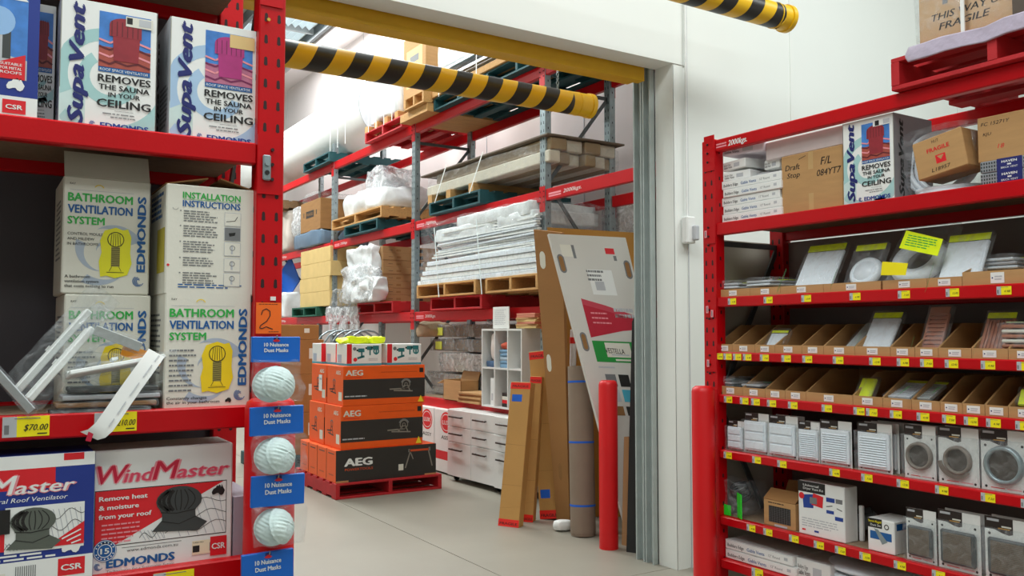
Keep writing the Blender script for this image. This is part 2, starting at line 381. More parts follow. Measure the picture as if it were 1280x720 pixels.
# ============================================================ RACKS
def upright_mesh(h,w_,d,mat,slot,back=False):
    mb=MB(); mb.bbox(0,0,0,w_,d,h,mat,.004)
    mb.box(-.015,-.012,0,w_+.015,d+.012,.008,mat)
    PFs=[PF(mb,(0,0,0),(1,0,0),(0,0,1),w_,h)]
    for pf in PFs:
        z=.12
        while z<h-.05:
            for u in (.26,.74):
                a=.045/1; pf.poly([(u-.07,(z+.004)/h),(u,z/h),(u+.07,(z+.004)/h),(u+.055,(z+.028)/h),(u,(z+.032)/h),(u-.055,(z+.028)/h)],slot,1)
            z+=.075
    for pf in (PF(mb,(0,d,0),(0,-1,0),(0,0,1),d,h),PF(mb,(w_,0,0),(0,1,0),(0,0,1),d,h)):
        z=.15
        while z<h-.05: pf.rect(.42,z/h,.58,(z+.02)/h,slot,1); z+=.15
    return mb
def frame(rk,x,depth,h,mat,slot,w_=.09,pd=.07,brmat=None,bw=.03,zb=None):
    for y in (0,depth-pd):
        o=upright_mesh(h,w_,pd,mat,slot).build('upright',rk,(x,y,0))
    br=brmat or mat; xc=x+w_/2
    z=.25; k=0; ds=[]
    zs=[]
    while z<h-.1: zs.append(z); z+=.9
    for z in zs[::2]:
        m=MB(); m.bar((xc,pd-.01,z),(xc,depth-pd+.01,z),bw,.012,br,(1,0,0)); m.build('brace',rk)
    for a,b in zip(zs,zs[1:]):
        y0,y1=(pd-.01,depth-pd+.01) if k%2 else (depth-pd+.01,pd-.01); k+=1
        m=MB(); m.bar((xc,y0,a),(xc,y1,b),bw,.012,br,(1,0,0)); m.build('brace',rk)
def beam(rk,x0,x1,ztop,h,y,mat=RED,bd=.045,conn=.09,ch=.2,front_=True):
    mb=MB(); mb.bbox(x0,y,ztop-h,x1,y+bd,ztop,mat,.005)
    s=-1 if front_ else 1
    for xx,sg in ((x0,-1),(x1,1)):
        a,b=(xx-conn+.012,xx) if sg<0 else (xx,xx+conn-.012)
        ya=y-.006 if front_ else y+bd+.002
        mb.box(a,ya-.003,ztop-ch+.03,b,ya+.001,ztop+.03,mat)
        for zz in (0,.05,.1): mb.cyl((a+.03 if sg<0 else b-.03,ya-.004,ztop-.02-zz),(a+.03 if sg<0 else b-.03,ya-.010,ztop-.02-zz),.006,SLOT,8)
    return mb.build('beam',rk)
def board(rk,x0,x1,z,d0,d1,mat=CHIP):
    mb=MB(); mb.box(x0,d0,z-.018,x1,d1,z,mat); mb.build('shelf_board',rk)
def ticket_mesh(price,w_=.055,h=.03):
    mb=MB(); mb.box(-w_/2,-.0012,0,w_/2,0,h,YELT); pf=PF(mb,(-w_/2,-.0012,0),(1,0,0),(0,0,1),w_,h)
    pf.rect(0,0,.3,1,LGRY,1); pf.rect(.04,.15,.14,.6,GRY,2); pf.rect(.25,.88,.8,.92,GRY,2)
    if w_>.09: pf.text('$'+price,.97,.3,.32,BLACK,2,.02,.3,align='r',width=.52); pf.rect(.74,.1,.95,.16,BLACK,2)
    else: pf.text(price,.93,.3,.26,BLACK,2,.01,.3,align='r',width=.42)
    return mb.mesh('price_ticket')
# --- left shelving
X1=.885; LR=thing('shelving_rack','red steel shelving rack at the left, stacked with roof ventilator cartons','rack',(X1-2.79,2.855,0))
frame(LR,0,.62,5.2,RED,SLOT,brmat=GALVD); frame(LR,2.70,.62,5.2,RED,SLOT,brmat=GALVD)
LZ={'a':2.18,'b':1.31,'c':.82}
mid={}
for z in (2.82,2.18,1.31,.82,.2):
    mid[z]=beam(LR,.09,2.70,z,.072,.004); beam(LR,.09,2.70,z,.072,.62-.05,front_=False)
    board(LR,.09,2.70,z-.012,.05,.565)
mb=MB(); mb.box(.09,.60,.2,2.70,.61,5.1,mt('dark_back_panel',(78,74,80),.8,0,.05,3)); mb.build('back_panel',LR)
mb=MB(); mb.bbox(2.715,-.018,2.055,2.742,-.006,2.14,GALV,.004); mb.cyl((2.728,-.018,2.11),(2.728,-.026,2.11),.008,GALV,10); mb.cyl((2.728,-.018,2.08),(2.728,-.022,2.08),.008,BLACK,10); mb.build('safety_pin',LR)
mb=MB(); mb.cyl((2.728,-.006,2.60),(2.728,-.014,2.60),.006,mt('brass',(210,170,80),.3,.8),10); mb.build('beam_bolt',LR)
def tick(rk,bm,pr,x,z,w_=.055,h=.03,y=.0035,rz=0):
    return child(ticket_mesh(pr,w_,h),'price_ticket',bm,(x,y,z),(0,0,0))
ox=X1-2.79
for (a,b,pr) in ((3,62,'70.00'),(118,171,'210.00')):
    xa=ay(a,530,2.855).x-ox; xb=ay(b,530,2.855).x-ox; tick(LR,mid[1.31],pr,(xa+xb)/2,1.249,xb-xa,.058)
xa=ay(192,715,2.855).x-ox; tick(LR,mid[.82],'99.00',xa+.06,.752,.12,.055)
mb=MB(); mb.box(0,-.002,0,.018,0,.013,WHITE); child(mb.mesh('sticker'),'sticker',LR,(2.75,-.001,1.655))
# --- right shelving
RR=thing('shelving_rack','red steel shelving rack at the right with rows of vents and cardboard bins','rack',(3.5,3.53,0),-PI/2)
frame(RR,0,.62,2.63,RED,SLOT,w_=.10,brmat=GALVD); frame(RR,2.80,.62,2.63,RED,SLOT,w_=.10,brmat=GALVD)
RZ=[2.155,1.743,1.44,1.207,.905,.545,.315]; BH=[.068,.055,.045,.045,.045,.045,.05]
bT=beam(RR,.10,2.80,2.624,.068,.004); beam(RR,.10,2.80,2.624,.068,.57,front_=False)
pf=MB(); q=PF(pf,(.11,.0035,2.556),(1,0,0),(0,0,1),.4,.068)
q.text('2000kgs.',.22,.25,.46,WHITE,1,.03,.25,width=.34); q.rect(.0,.5,.19,.62,PINK,1); q.rect(.0,.28,.19,.4,PINK,1)
o=pf.build('load_sign',RR)
RB=[]
for z,h in zip(RZ,BH):
    RB.append(beam(RR,.10,2.80,z,h,.004,ch=.14)); beam(RR,.10,2.80,z,h,.57,front_=False,ch=.14); board(RR,.10,2.80,z,.05,.569)
mb=MB(); BP=mt('grey_back_panel',(126,114,110),.8,0,.05,3); mb.box(.10,.60,.1,2.8,.612,2.08,BP); mb.build('back_panel',RR)
mb=MB(); mb.box(-.012,.075,.1,-.004,.60,2.08,mt('shade_panel_grey',(186,178,164),.8,0,.05,3)); mb.build('shade_panel',RR)  # added sheet standing in for the shaded wall behind the end frame
TM={}
def rt(level,pxs,zoff=None,w_=.058,prices=('4.98','7.50','12.90')):
    for i,px in enumerate(pxs):
        y=ax(px,400,3.5).y; lx=3.53-y; pr=prices[i%len(prices)]
        k=(pr,w_)
        if k not in TM: TM[k]=ticket_mesh(pr,w_,.034 if w_<.06 else .05)
        child(TM[k],'price_ticket',RB[level],(lx,.0035,RZ[level]-.040+(zoff or 0)))
c7=lambda c:870+c*.3203
c8=lambda c:870+c/3
rt(1,[c7(c) for c in (140,281,430,621,812,1002,1204)],-.004)
rt(2,[c7(c) for c in (86,120,157,196,263,348,430,550,693,802,894,991,1133,1275)],-.001)
rt(3,[c8(c) for c in (115,175,217,277,356,483,603,650,740,841,937,1019,1103,1213)],-.001)
rt(4,[c8(c) for c in (111,218,312,507,627,760,904,1075,1225)],-.001)
rt(5,[c8(c) for c in (194,256,352,444,523,614,742,884)],-.001)
rt(6,[c8(215)],-.005,.075)
for (px,py) in ((884,293),(886,387),(892,392),(887,454)):
    p=ax(px,py,3.5); mb=MB(); mb.box(-.009,-.002,-.02,.009,0,.02,PINK); q=PF(mb,(-.009,-.002,-.02),(1,0,0),(0,0,1),.018,.04); q.rect(.3,.15,.7,.85,GRY,1)
    child(mb.mesh('sticker'),'sticker',RR,(3.53-p.y,-.011,p.z))
# --- warehouse racking
WR=thing('pallet_racking','galvanised pallet racking with red beams along the warehouse wall','rack',(4.5,17.7,0),-PI/2)
PYs=[17.65,14.9,12.14,9.39,6.61,4.62]
for k,y in enumerate(PYs): frame(WR,17.7-y-.045,.84,4.35 if k<4 else 4.2,GALV,SLOTG,brmat=GALVD,bw=.035)
for a,b in zip(PYs,PYs[1:]):
    for z in (1.79,2.88,4.07):
        x0,x1=17.7-a+.045,17.7-b-.045
        for fr in (True,False):
            m=beam(WR,x0,x1,z,.11,.004 if fr else .84-.05,bd=.05,ch=.24,front_=fr,conn=.0565)
        if z in(2.88,1.79):
            mb=MB(); q=PF(mb,(x0+.05,.0035,z-.11),(1,0,0),(0,0,1),.55,.11); q.text('2000kgs.',.42,.35,.32,WHITE,1,.01,.25,width=.5); q.rect(0,.45,.36,.6,PINK,1); q.rect(0,.25,.36,.38,PINK,1); mb.build('load_sign',WR)
for (a,b) in ((9.39,6.61),(6.61,4.62)):
    x0,x1=17.7-a+.045,17.7-b-.045
    for fr in (True,False): beam(WR,x0,x1,.8,.11,.004 if fr else .79,bd=.05,ch=.2,front_=fr,conn=.0565)
    board(WR,x0,x1,.802,.055,.789,CHIP)
# ============================================================ PRINT DESIGNS
def swirl(q,u,v,r,mat,n=6,l=1,a=0):
    for k in range(n):
        t=a+2*PI*k/n
        q.arc(u+.0*k,v,r*.35,r,t,t+.8,mat,l,8,True)
def ozmap(q,u,v,s,mat,l=2):
    P=[(0,.35),(.12,.62),(.3,.72),(.38,.9),(.52,.86),(.55,.98),(.66,.9),(.7,.72),(.76,1),(.86,.72),(1,.42),(.9,.12),(.76,0),(.6,.06),(.5,.22),(.36,.2),(.16,.1),(.04,.14)]
    q.poly([(u+a*s,v+b*s*q.w/q.h*.85) for a,b in P],mat,l)
def logo_swirl(q,u,v,r,mat,l=2):
    for k in range(4):
        q.arc(u,v,r*(.25+.2*k),r*(.37+.2*k),.5*k+.6,.5*k+4.4,mat,l,12)
def turbine(q,u,v,s,body,dark,l=3,base=True):   # roof ventilator: finned dome, neck and flashing; s = dome radius in face widths
    k=q.w/q.h
    if base: q.poly([(u-s*1.25,v-s*1.40*k),(u+s*.9,v-s*1.58*k),(u+s*1.35,v-s*1.18*k),(u+s*.8,v-s*.85*k),(u-s*.75,v-s*.85*k)],body,l)
    q.poly([(u-s*.8,v-s*.35*k),(u+s*.75,v-s*.35*k),(u+s*.8,v-s*1.05*k),(u+s*.3,v-s*1.22*k),(u-s*.3,v-s*1.2*k),(u-s*.8,v-s*1.0*k)],body,l+.3)
    q.disc(u,v,s*1.08,body,l+.6,ry=s*.70); q.poly([(u-s*1.05,v-s*.05*k),(u+s*1.05,v-s*.05*k),(u+s*.78,v-s*.52*k),(u-s*.85,v-s*.52*k)],body,l+.7)
    for i,a in enumerate((-.95,-.75,-.5,-.2,.1,.42,.75)):
        pts=[]; n=6
        for j in range(n+1):
            t=j/n; pts.append((u+s*a*math.sin(PI*(.18+.64*t)),v+s*k*(.52-1.0*t)))
        q.line(pts,s*q.w*(.16 if i<3 else .05),dark,l+1)
    q.line([(u-s*.85,v-s*.52*k),(u-.1*s,v-s*.62*k),(u+s*.78,v-s*.5*k)],s*q.w*.05,dark,l+1)
    q.line([(u-s*.8,v-s*.95*k),(u+s*.0,v-s*1.15*k),(u+s*.8,v-s*.85*k)],s*q.w*.04,dark,l+1)
VRED=mt('ventilator_red_print',(150,40,52),.5,0,.15,30); VREDD=mt('ventilator_dark_red_print',(98,24,34),.5)
VMAG=mt('ventilator_faded_magenta_print',(176,48,122),.5,0,.12,30); VMAGD=mt('ventilator_plum_print',(120,30,84),.5)
TILE=mt('roof_tile_red_print',(170,78,66),.5,0,.2,40); TILEM=mt('roof_tile_faded_print',(186,110,140),.5,0,.2,40)
VG=mt('ventilator_green_grey_print',(92,98,90),.5); VGD=mt('ventilator_charcoal_print',(62,66,66),.5)
def supavent(body=VRED,dark=VREDD,tile=TILE,sticker=1,side=None,fade=AQUA):
    def f(mb,w_,d,h):
        q=front(mb,w_,d,h)
        q.rect(.01,.0,.99,.995,WHITE,.5)
        for r0,r1,a0,a1 in ((.42,.56,.9,3.6),(.2,.32,2.2,6.0),(.55,.75,-1.4,-.2),(.6,.72,3.9,5.2)):
            q.arc(.5,.42,r0,r1,a0,a1,fade,1,18)
        q.rect(.0,.0,.26,.30,AQUAL,.8); 
        q.rect(.385,.50,.93,.935,SKY,2); q.rect(.385,.50,.93,.66,tile,3)
        for i in range(4):
            v=.55+.055*i
            q.line([(.385,v),(.50,v-.022),(.56,v+.004),(.68,v-.02),(.80,v+.006),(.93,v-.02)],.006,PINK if i%2 else dark,4)
        q.poly([(.52,.86),(.82,.86),(.80,.56),(.54,.56)],body,5); q.disc(.66,.84,.17,body,5.4,ry=.09); q.rect(.49,.75,.83,.84,body,5.5)
        for k in range(6): q.rect(.51+.055*k,.755,.52+.055*k,.87,dark,6)
        q.rect(.385,.462,.93,.502,CBLUE,3); q.text('ROOF SPACE VENTILATOR',.40,.471,.022,WHITE,4,.01,width=.51)
        for s,v,hh,wd in (('REMOVES',.385,.058,.55),('THE SAUNA',.325,.042,.53),('IN YOUR',.272,.036,.33),('CEILING',.19,.062,.56)):
            q.text(s,.66,v,hh,BLACK,4,.03,0,width=wd,align='c')
        q.line([(.56,.165),(.76,.165)],.0012,GRY,4); q.para(.44,.90,.135,1,.02,GRY,.4,4,2); q.para(.52,.8,.11,1,.02,GRY,.4,4,3)
        q.text('SupaVent',.235,.035,.155*q.w/q.h,NAVY,4,.05,.25,width=.93,rot=1)
        q.text('EDMONDS',.42,.022,.045,BLUE,4,.04,width=.5); logo_swirl(q,.35,.045,.045,BLUE,4)
        if sticker==1: q.rect(.66,.845,.95,.925,OFFW,7); q.rect(.67,.865,.73,.915,BLACK,7.6); q.rect(.80,.86,.93,.915,LGRY,7.6)
        if sticker==2: q.rect(.66,.82,.95,.93,mt('beige_sticker',(222,190,130),.6),7)
        if sticker==3: q.rect(.62,.88,.95,.955,WHITE,7); q.rect(.66,.885,.74,.945,BLACK,7.6); q.rect(.82,.89,.94,.945,LGRY,7.6)
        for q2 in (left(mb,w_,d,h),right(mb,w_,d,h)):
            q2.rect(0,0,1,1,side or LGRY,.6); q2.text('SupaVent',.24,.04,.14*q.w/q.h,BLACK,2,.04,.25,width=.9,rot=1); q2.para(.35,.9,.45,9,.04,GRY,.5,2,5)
    return f
YBLOB=mt('yellow_blob_print',(246,214,24),.5)
def bathroom(dull=YBLOB,lower='Constantly changes'):
    def f(mb,w_,d,h):
        q=front(mb,w_,d,h)
        for r0,r1,a0,a1 in ((.30,.46,.35,1.9),(.10,.2,.3,3.0),(.24,.36,2.7,4.5),(.34,.46,4.1,5.4)): q.arc(.48,.36,r0,r1,a0,a1,SWIRL,1,18,True)
        q.text('RAY',.07,.93,.018,BLACK,2,.01); q.line([(.07,.885),(.80,.885)],.0012,LGRY,2)
        q.text('BATHROOM',.055,.79,.072,GRN,3,.035,width=.73)
        q.text('VENTILATION',.055,.69,.072,CBLUE,3,.035,width=.73)
        q.text('SYSTEM',.055,.595,.066,GRN,3,.035,width=.41)
        q.arc(.4,.9,.05,.06,.4,2.7,YBLOB,3,8)
        q.text('EDMONDS',.945,.205,.10*q.w/q.h,CBLUE,3,.045,width=.655,rot=1); logo_swirl(q,.87,.12,.07,CBLUE,3)
        if lower=='A bathroom':
            for i,s in enumerate(('CONTROL MOULD','AND MILDEW','IN BATHROOMS')): q.text(s,.055,.50-.043*i,.024,BLACK,3,.01)
            for i,s in enumerate(('A bathroom','ventilation system','that costs nothing to run')): q.text(s,.035,.135-.04*i,.026,BLACK,3,.02,width=(.28,.38,.55)[i])
        else:
            q.para(.055,.36,.50,9,.042,GRY,.35,3,7)
            for i,s in enumerate(('Constantly changes','the air in your bathroom')): q.text(s,.035,.095-.036*i,.025,BLACK,3,.02,width=(.45,.60)[i])
            ozmap(q,.70,.055,.075,BLACK,3)
        P=[(.42,.46),(.47,.55),(.60,.58),(.68,.56),(.74,.57),(.78,.50),(.77,.36),(.79,.27),(.74,.17),(.60,.14),(.50,.16),(.43,.15),(.41,.28),(.44,.36)]
        q.poly(P,dull,4)
        # line drawing of the vent in the blob
        q.disc(.60,.48,.10,dull,5,ry=.09); q.arc(.60,.475,.088,.098,0,2*PI,BLACK,5.5,18)
        for k in range(5): q.line([(.54+.03*k,.42),(.555+.022*k,.53)],.0016,BLACK,6)
        q.rect(.55,.24,.65,.41,mt('drawing_grey_print',(150,140,70),.6),5)
        for k in range(9): q.line([(.55,.25+.018*k),(.65,.256+.018*k)],.0013,BLACK,6)
        q.poly([(.53,.2),(.67,.2),(.64,.24),(.56,.24)],dull,5); q.line([(.50,.19),(.70,.19)],.0016,BLACK,6); q.line([(.53,.2),(.56,.24)],.0014,BLACK,6); q.line([(.67,.2),(.64,.24)],.0014,BLACK,6)
        q2=left(mb,w_,d,h); q2.para(.25,.8,.8,12,.045,GRY,.4,1,9)
    return f
def dullbath(mb,w_,d,h):
    bathroom(mt('bright_yellow_blob_print',(238,232,40),.5),'A bathroom')(mb,w_,d,h)
def instructions(mb,w_,d,h):
    q=front(mb,w_,d,h)
    q.text('INSTALLATION',.18,.865,.058,GRN,2,.03,width=.65); q.text('INSTRUCTIONS',.18,.79,.058,CBLUE,2,.03,width=.65)
    q.line([(.18,.855),(.83,.855)],.0012,GRN,2)
    for k,v in enumerate((.745,.61,.47,.325,.19)):
        q.para(.19,.58,v,5 if k!=3 else 4,.022,GRY,.45,2,20+k); q.rect(.15,v,.165,v+.01,GRY,2)
        q.rect(.65,v-.11,.84,v+.015,LGRY,2); q.rect(.655,v-.105,.835,v+.01,OFFW if k!=1 else GRY,2.5)
        if k==0: q.line([(.67,v-.07),(.77,v-.06),(.8,v-.02)],.002,BLACK,3)
        if k==1: q.poly([(.7,v-.04),(.78,v-.03),(.77,v-.06),(.71,v-.07)],BLACK,3)
        if k>1: q.line([(.74,v-.09),(.74,v-.01)],.006,LGRY,3); q.arc(.745,v-.035,.025,.032,0,6.28,GRY,3.4,10)
    q.para(.14,.86,.085,2,.022,CBLUE,.45,2,31); q.disc(.03,.26,.015,REDP,2); 
    q.arc(.1,.78,.03,.034,3.4,6,GRY,2,8)
    q2=left(mb,w_,d,h); q2.rect(.55,.2,.95,.6,mt('side_panel_yellow_print',(190,176,60),.6),1); q2.para(.2,.9,.9,5,.05,CBLUE,.6,1,4)
def badge(q,u,v,r,l=4):
    q.disc(u,v,r,CBLUE,l,n=24); q.arc(u,v,r*.9,r*.95,0,2*PI,WHITE,l+.5,24); q.arc(u,v,r*.55,r*.62,0,2*PI,WHITE,l+.5,20)
    for k in range(16):
        t=2*PI*k/16; 
        if k not in(0,8): q.disc(u+.76*r*math.cos(t),v+.76*r*math.sin(t)*q.w/q.h,r*.07,WHITE,l+.6,n=6)
    q.text('15',u,v-r*.26*q.w/q.h,r*.52*q.w/q.h,WHITE,l+1,.03,align='c',width=r*.7)
def tiles(q,u0,v0,u1,v1,l,mat=LGRY,n=3):
    for i in range(n):
        v=v0+(v1-v0)*(i+.6)/n
        pts=[]
        for j in range(13):
            t=j/12; pts.append((u0+(u1-u0)*t,v+.03*math.sin(t*3*PI+i)+.045*(t-.5)))
        q.line(pts,.0016,BLACK,l+.3)
    for j in range(7):
        u=u0+(u1-u0)*(j+.2)/7; q.line([(u,v1),(min(u1,u+(u1-u0)*.22),v0)],.0022,mat,l)
def windmaster(mb,w_,d,h):
    q=front(mb,w_,d,h)
    for s,u,wd,hh in (('W',.02,.215,.155),('ind',.20,.21,.115),('M',.40,.19,.165),('aster',.575,.385,.115)):
        q.text(s,u,.735,hh,PINK,2,.055,.22,width=wd+.01); q.text(s,u+.004,.738,hh*.97,mt('deep_pink_print',(204,20,60),.5) if s in'WM' else mt('rose_print',(226,70,100),.5),3,.015,.22,width=wd)
    q.rect(.01,.235,.955,.685,BLACK,1); q.rect(.015,.242,.95,.678,WHITE,1.5)
    q.poly([(.015,.26),(.015,.678),(.93,.678),(.16,.245),(.015,.245)],REDP,2)
    tiles(q,.50,.25,.95,.56,2.5)
    tiles(q,.32,.25,.5,.33,2.5,n=1)
    turbine(q,.60,.55,.155,VGD,BLACK,5)
    for i,s in enumerate(('Remove heat','& moisture','from your roof')): q.text(s,.04,.60-.072*i,.038,WHITE,5,.03,width=(.33,.27,.36)[i])
    q.para(.06,.34,.40,5,.035,PINK,.35,4,3)
    ozmap(q,.84,.56,.10,BLACK,6)
    badge(q,.085,.205,.08); q.line([(.20,.212),(.62,.212)],.0014,BLACK,3)
    q.text('www.edmonds.com.au',.235,.175,.026,BLACK,3,.0,width=.36)
    logo_swirl(q,.045,.085,.03,CBLUE,3); q.text('EDMONDS',.10,.065,.066,CBLUE,3,.05,width=.47); q.text('Technologies for a Sustainable Future',.10,.025,.022,GRY,3,0,.2,width=.47)
    q.rect(.70,.08,.90,.195,mt('cream_label',(238,226,196),.6),3); q.rect(.705,.10,.755,.155,BLACK,4); q.rect(.83,.10,.89,.17,GRY,4); q.text('TURBO PRO',.705,.175,.012,BLACK,4,.01,width=.08)
    q.rect(.835,.055,.96,.215,REDP,5); q.text('CSR',.897,.11,.05,WHITE,6,.03,width=.10,align='c')
BLC=mt('blue_carton',(28,52,140),.45,0,.04)
def windblue(mb,w_,d,h):
    q=front(mb,w_,d,h)
    q.rect(0,0,1,1,BLC,.4); q.rect(0,.90,1,1,WHITE,.6); q.rect(0,0,1,.215,WHITE,.6); q.rect(.80,.945,.93,.998,REDP,1)
    q.poly([(0,.62),(0,.90),(.75,.90),(.75,.62)],REDP,1); q.poly([(.0,.55),(.0,.76),(.80,.76),(.80,.55)],BLC,1.3); q.poly([(.0,.745),(.80,.745),(.75,.79),(0,.79)],REDP,1.5)
    for s,u,wd,hh in (('Wind',.0,.36,.13),('M',.34,.17,.15),('aster',.50,.37,.10)):
        q.text(s,u,.715,hh,PINK,3,.05,.22,width=wd+.01); q.text(s,u+.004,.718,hh*.97,WHITE,4,.012,.22,width=wd)
    q.text('Cyclonical Natural Roof Ventilator',.05,.655,.035,WHITE,3,.01,.22,width=.78)
    q.rect(0,.30,.48,.60,REDP,2); q.text('mm',.33,.45,.05,WHITE,3,.03,width=.07); q.para(.2,.44,.35,2,.03,PINK,.4,3,2)
    q.rect(.45,.28,.94,.62,WHITE,2.5); tiles(q,.70,.30,.94,.58,3); tiles(q,.45,.30,.60,.36,3,n=1); q.poly([(.70,.30),(.94,.30),(.94,.47)],REDP,4)
    for i in range(3): q.line([(.80+.03*i,.33-.02*i+.02),(.92,.41-.04*i)],.004,WHITE,5)
    turbine(q,.62,.51,.13,VG,BLACK,6); q.rect(.37,.43,.48,.61,BLACK,9)
    q.disc(.36,.37,.055,WHITE,3); q.arc(.36,.37,.045,.052,0,6.28,REDP,4,20); q.line([(.325,.40),(.395,.33)],.006,REDP,4.5)
    q.para(.02,.78,.255,2,.028,WHITE,.5,2,9); ozmap(q,.80,.235,.12,WHITE,3)
    q.rect(.78,.07,.95,.20,REDP,2); q.text('CSR',.865,.11,.045,WHITE,3,.03,width=.13,align='c')
    for k in range(10): q.rect(.52+.013*k,.06,.526+.013*k,.18,GRY,2)
    q.rect(.34,.07,.46,.14,OFFW,2); q.rect(.36,.08,.43,.12,mt('maroon_print',(110,20,30),.5),3)
def csrblue(mb,w_,d,h):
    q=front(mb,w_,d,h); q.rect(0,0,1,1,BLC,.4); q.rect(0,0,1,.16,WHITE,.8); q.rect(0,.28,.86,1.0,SKY,.8)
    q.poly([(.5,.90),(.75,.90),(.86,.84),(.5,.84)],WHITE,2)
    q.disc(.52,.68,.19,mt('pale_glass_print',(150,190,235),.4),2,ry=.2); q.rect(.40,.42,.66,.62,LGRY,1.6); q.rect(.56,.42,.66,.62,VGD,1.8); q.poly([(0,.28),(.86,.28),(.86,.42),(0,.50)],LGRY,1.2)
    q.poly([(.30,.28),(.84,.28),(.84,.46)],REDP,3); 
    q.poly([(.0,.28),(.84,.28),(.84,.46)],REDP,2.9)
    for i,s in enumerate(('SUITABLE','FOR METAL','ROOFS')): q.text(s,.80,.375-.03*i,.02,WHITE,4,.02,align='r',width=.26)
    ozmap(q,.62,.20,.22,WHITE,3); q.para(.1,.5,.24,2,.025,WHITE,.4,2,2)
    q.rect(.58,.04,.86,.135,REDP,3); q.text('CSR',.72,.07,.032,WHITE,4,.03,width=.2,align='c')
# ============================================================ LEFT SHELVING: CARTONS
za,zb,zc=2.169,1.299,.809
carton('vent_carton','white and aqua vent carton with dark red ventilator picture, top left shelf','box',LY(66,189,-4,za,2.89,.30,.40),OFFW,supavent(sticker=1))
carton('vent_carton','white and aqua vent carton with magenta picture and beige sticker, beside the rack post','box',LY(206,318,-4,za,2.89,.24,.40),OFFW,supavent(VMAG,VMAGD,TILEM,2,fade=mt('pale_blue_print',(170,200,230),.5)))
carton('vent_carton','roof vent carton pushed back in shadow behind the blue carton on the top left shelf','box',LY(8,60,-4,za,3.00,.30,.40),OFFW,supavent(sticker=0))
carton('vent_carton','blue carton with metal-roof vent picture at the left edge of the top shelf','box',LY(-70,39,-4,za,2.87,.12,.42),BLC,csrblue)
carton('bathroom_vent_carton','off-white bathroom ventilation carton with yellow drawing, lower right, directly beside the mask packs','box',LY(206,314,367,zb,2.89,.32),OFFW,bathroom())
carton('bathroom_vent_carton','off-white bathroom ventilation carton half hidden behind the plastic bags on the middle left shelf','box',LY(80,188,372,zb,3.005,.32,.37),OFFW,bathroom())
B=LY(205,316,230,zb+.371,2.89,.32,.38); t=thing('instruction_carton','off-white carton showing green and blue installation instructions, flaps loosely open','box',B[0])
mb=MB(); mb.bbox(-B[2]/2,-.16,0,B[2]/2,.16,.355,OFFW,.004); instructions(mb,B[2],.32,.36); mb.build('carton_body',t)
for (p,qv) in (((-.14,-.02,.355),(-.01,-.02,.383)),((.14,-.02,.355),(.03,-.02,.385))):
    mb=MB(); mb.bar(p,qv,.26,.004,CARDD,(0,0,1)); mb.build('flap',t)
B=LY(75,185,225,zb+.371,3.005,.30,.37); t=thing('bathroom_vent_carton','off-white bathroom ventilation carton with one flap standing up, top of the left stack','box',B[0])
mb=MB(); mb.bbox(-B[2]/2,-.15,0,B[2]/2,.15,.37,OFFW,.004); dullbath(mb,B[2],.30,.37); mb.build('carton_body',t)
mb=MB(); mb.bar((0,-.146,.37),(0,-.10,.455),B[2]*.98,.004,mt('flap_board',(205,202,188),.7),(0,1,0)); mb.build('flap',t)
carton('turbo_carton','dark grey carton with vertical lettering standing behind the two bathroom carton stacks','box',LY(176,240,240,zb,3.26,.18,.62),mt('slate_carton',(112,116,124),.6),
   lambda mb,w_,d,h:(front(mb,w_,d,h).text('TurboBeam',.55,.30,.3,NAVY,2,.04,.2,width=.6,rot=1)))
B=LY(122,294,563,zc,2.90,.20,.315)
carton('windmaster_carton','white and red roof ventilator carton with charcoal turbine picture on the low left shelf','box',(B[0],B[1],B[2],B[3],ay(294,553,2.90).z-zc),WHITE,windmaster,rz=.0)
B=LY(-84,123,566,zc-.004,2.865,.30)
carton('windmaster_carton','blue and red roof ventilator carton at the bottom left corner','box',(B[0]+Vector((0,-.06,.006)),0,B[2],.18,B[4]),BLC,windblue)
# grey sheet leaning inside the low bay beside the mask packs
p=ay(305,640,2.94); mb=MB(); mb.box(p.x-.045,2.90,zc+.004,p.x+.03,3.20,zc+.20,mt('mauve_board',(170,158,172),.7)); tag(mb.build('backing_board',None),'pale mauve board standing at the right end of the low left shelf','board')
# long printed slip curling over the beam
def strip(pts,wv,mat,t=.0008):
    mb=MB(); wv=Vector(wv); vs=[]
    for p in pts: vs+=[Vector(p)-wv/2,Vector(p)+wv/2]
    n=len(pts); mb.add(vs,[(2*i,2*i+1,2*i+3,2*i+2) for i in range(n-1)],mat,True)
    return mb
c=[ay(px,py,y) for (px,py,y) in ((196,441,2.84),(188,452,2.825),(172,474,2.81),(155,498,2.80),(140,520,2.79),(130,534,2.785),(121,542,2.785),(111,545,2.79))]
wv=(ay(192,440,2.8)-ay(179,433,2.8))*1.55
t=thing('leaflet_strip','long white printed paper slip curling down over the red beam','leaflet',c[0])
mb=strip([p-c[0] for p in c],wv,WHITE)
mb.build('paper',t)
mb=MB()
for i in range(len(c)-3):
    a=c[i]-c[0]+wv*.18; b=c[i+1]-c[0]+wv*.18; a.y-=.002; b.y-=.002
    mb.bar(a.lerp(b,.1),a.lerp(b,.8),.003,.0006,LGRY,(0,1,0))
mb.build('printed_lines',t)
mb=MB(); a=c[-1]-c[0]+Vector((-.004,-.003,.004)); mb.bar(a,a+Vector((.014,0,-.004)),.035,.001,mt('crimson_print',(200,24,60),.5),(0,1,0)); mb.build('red_end',t)
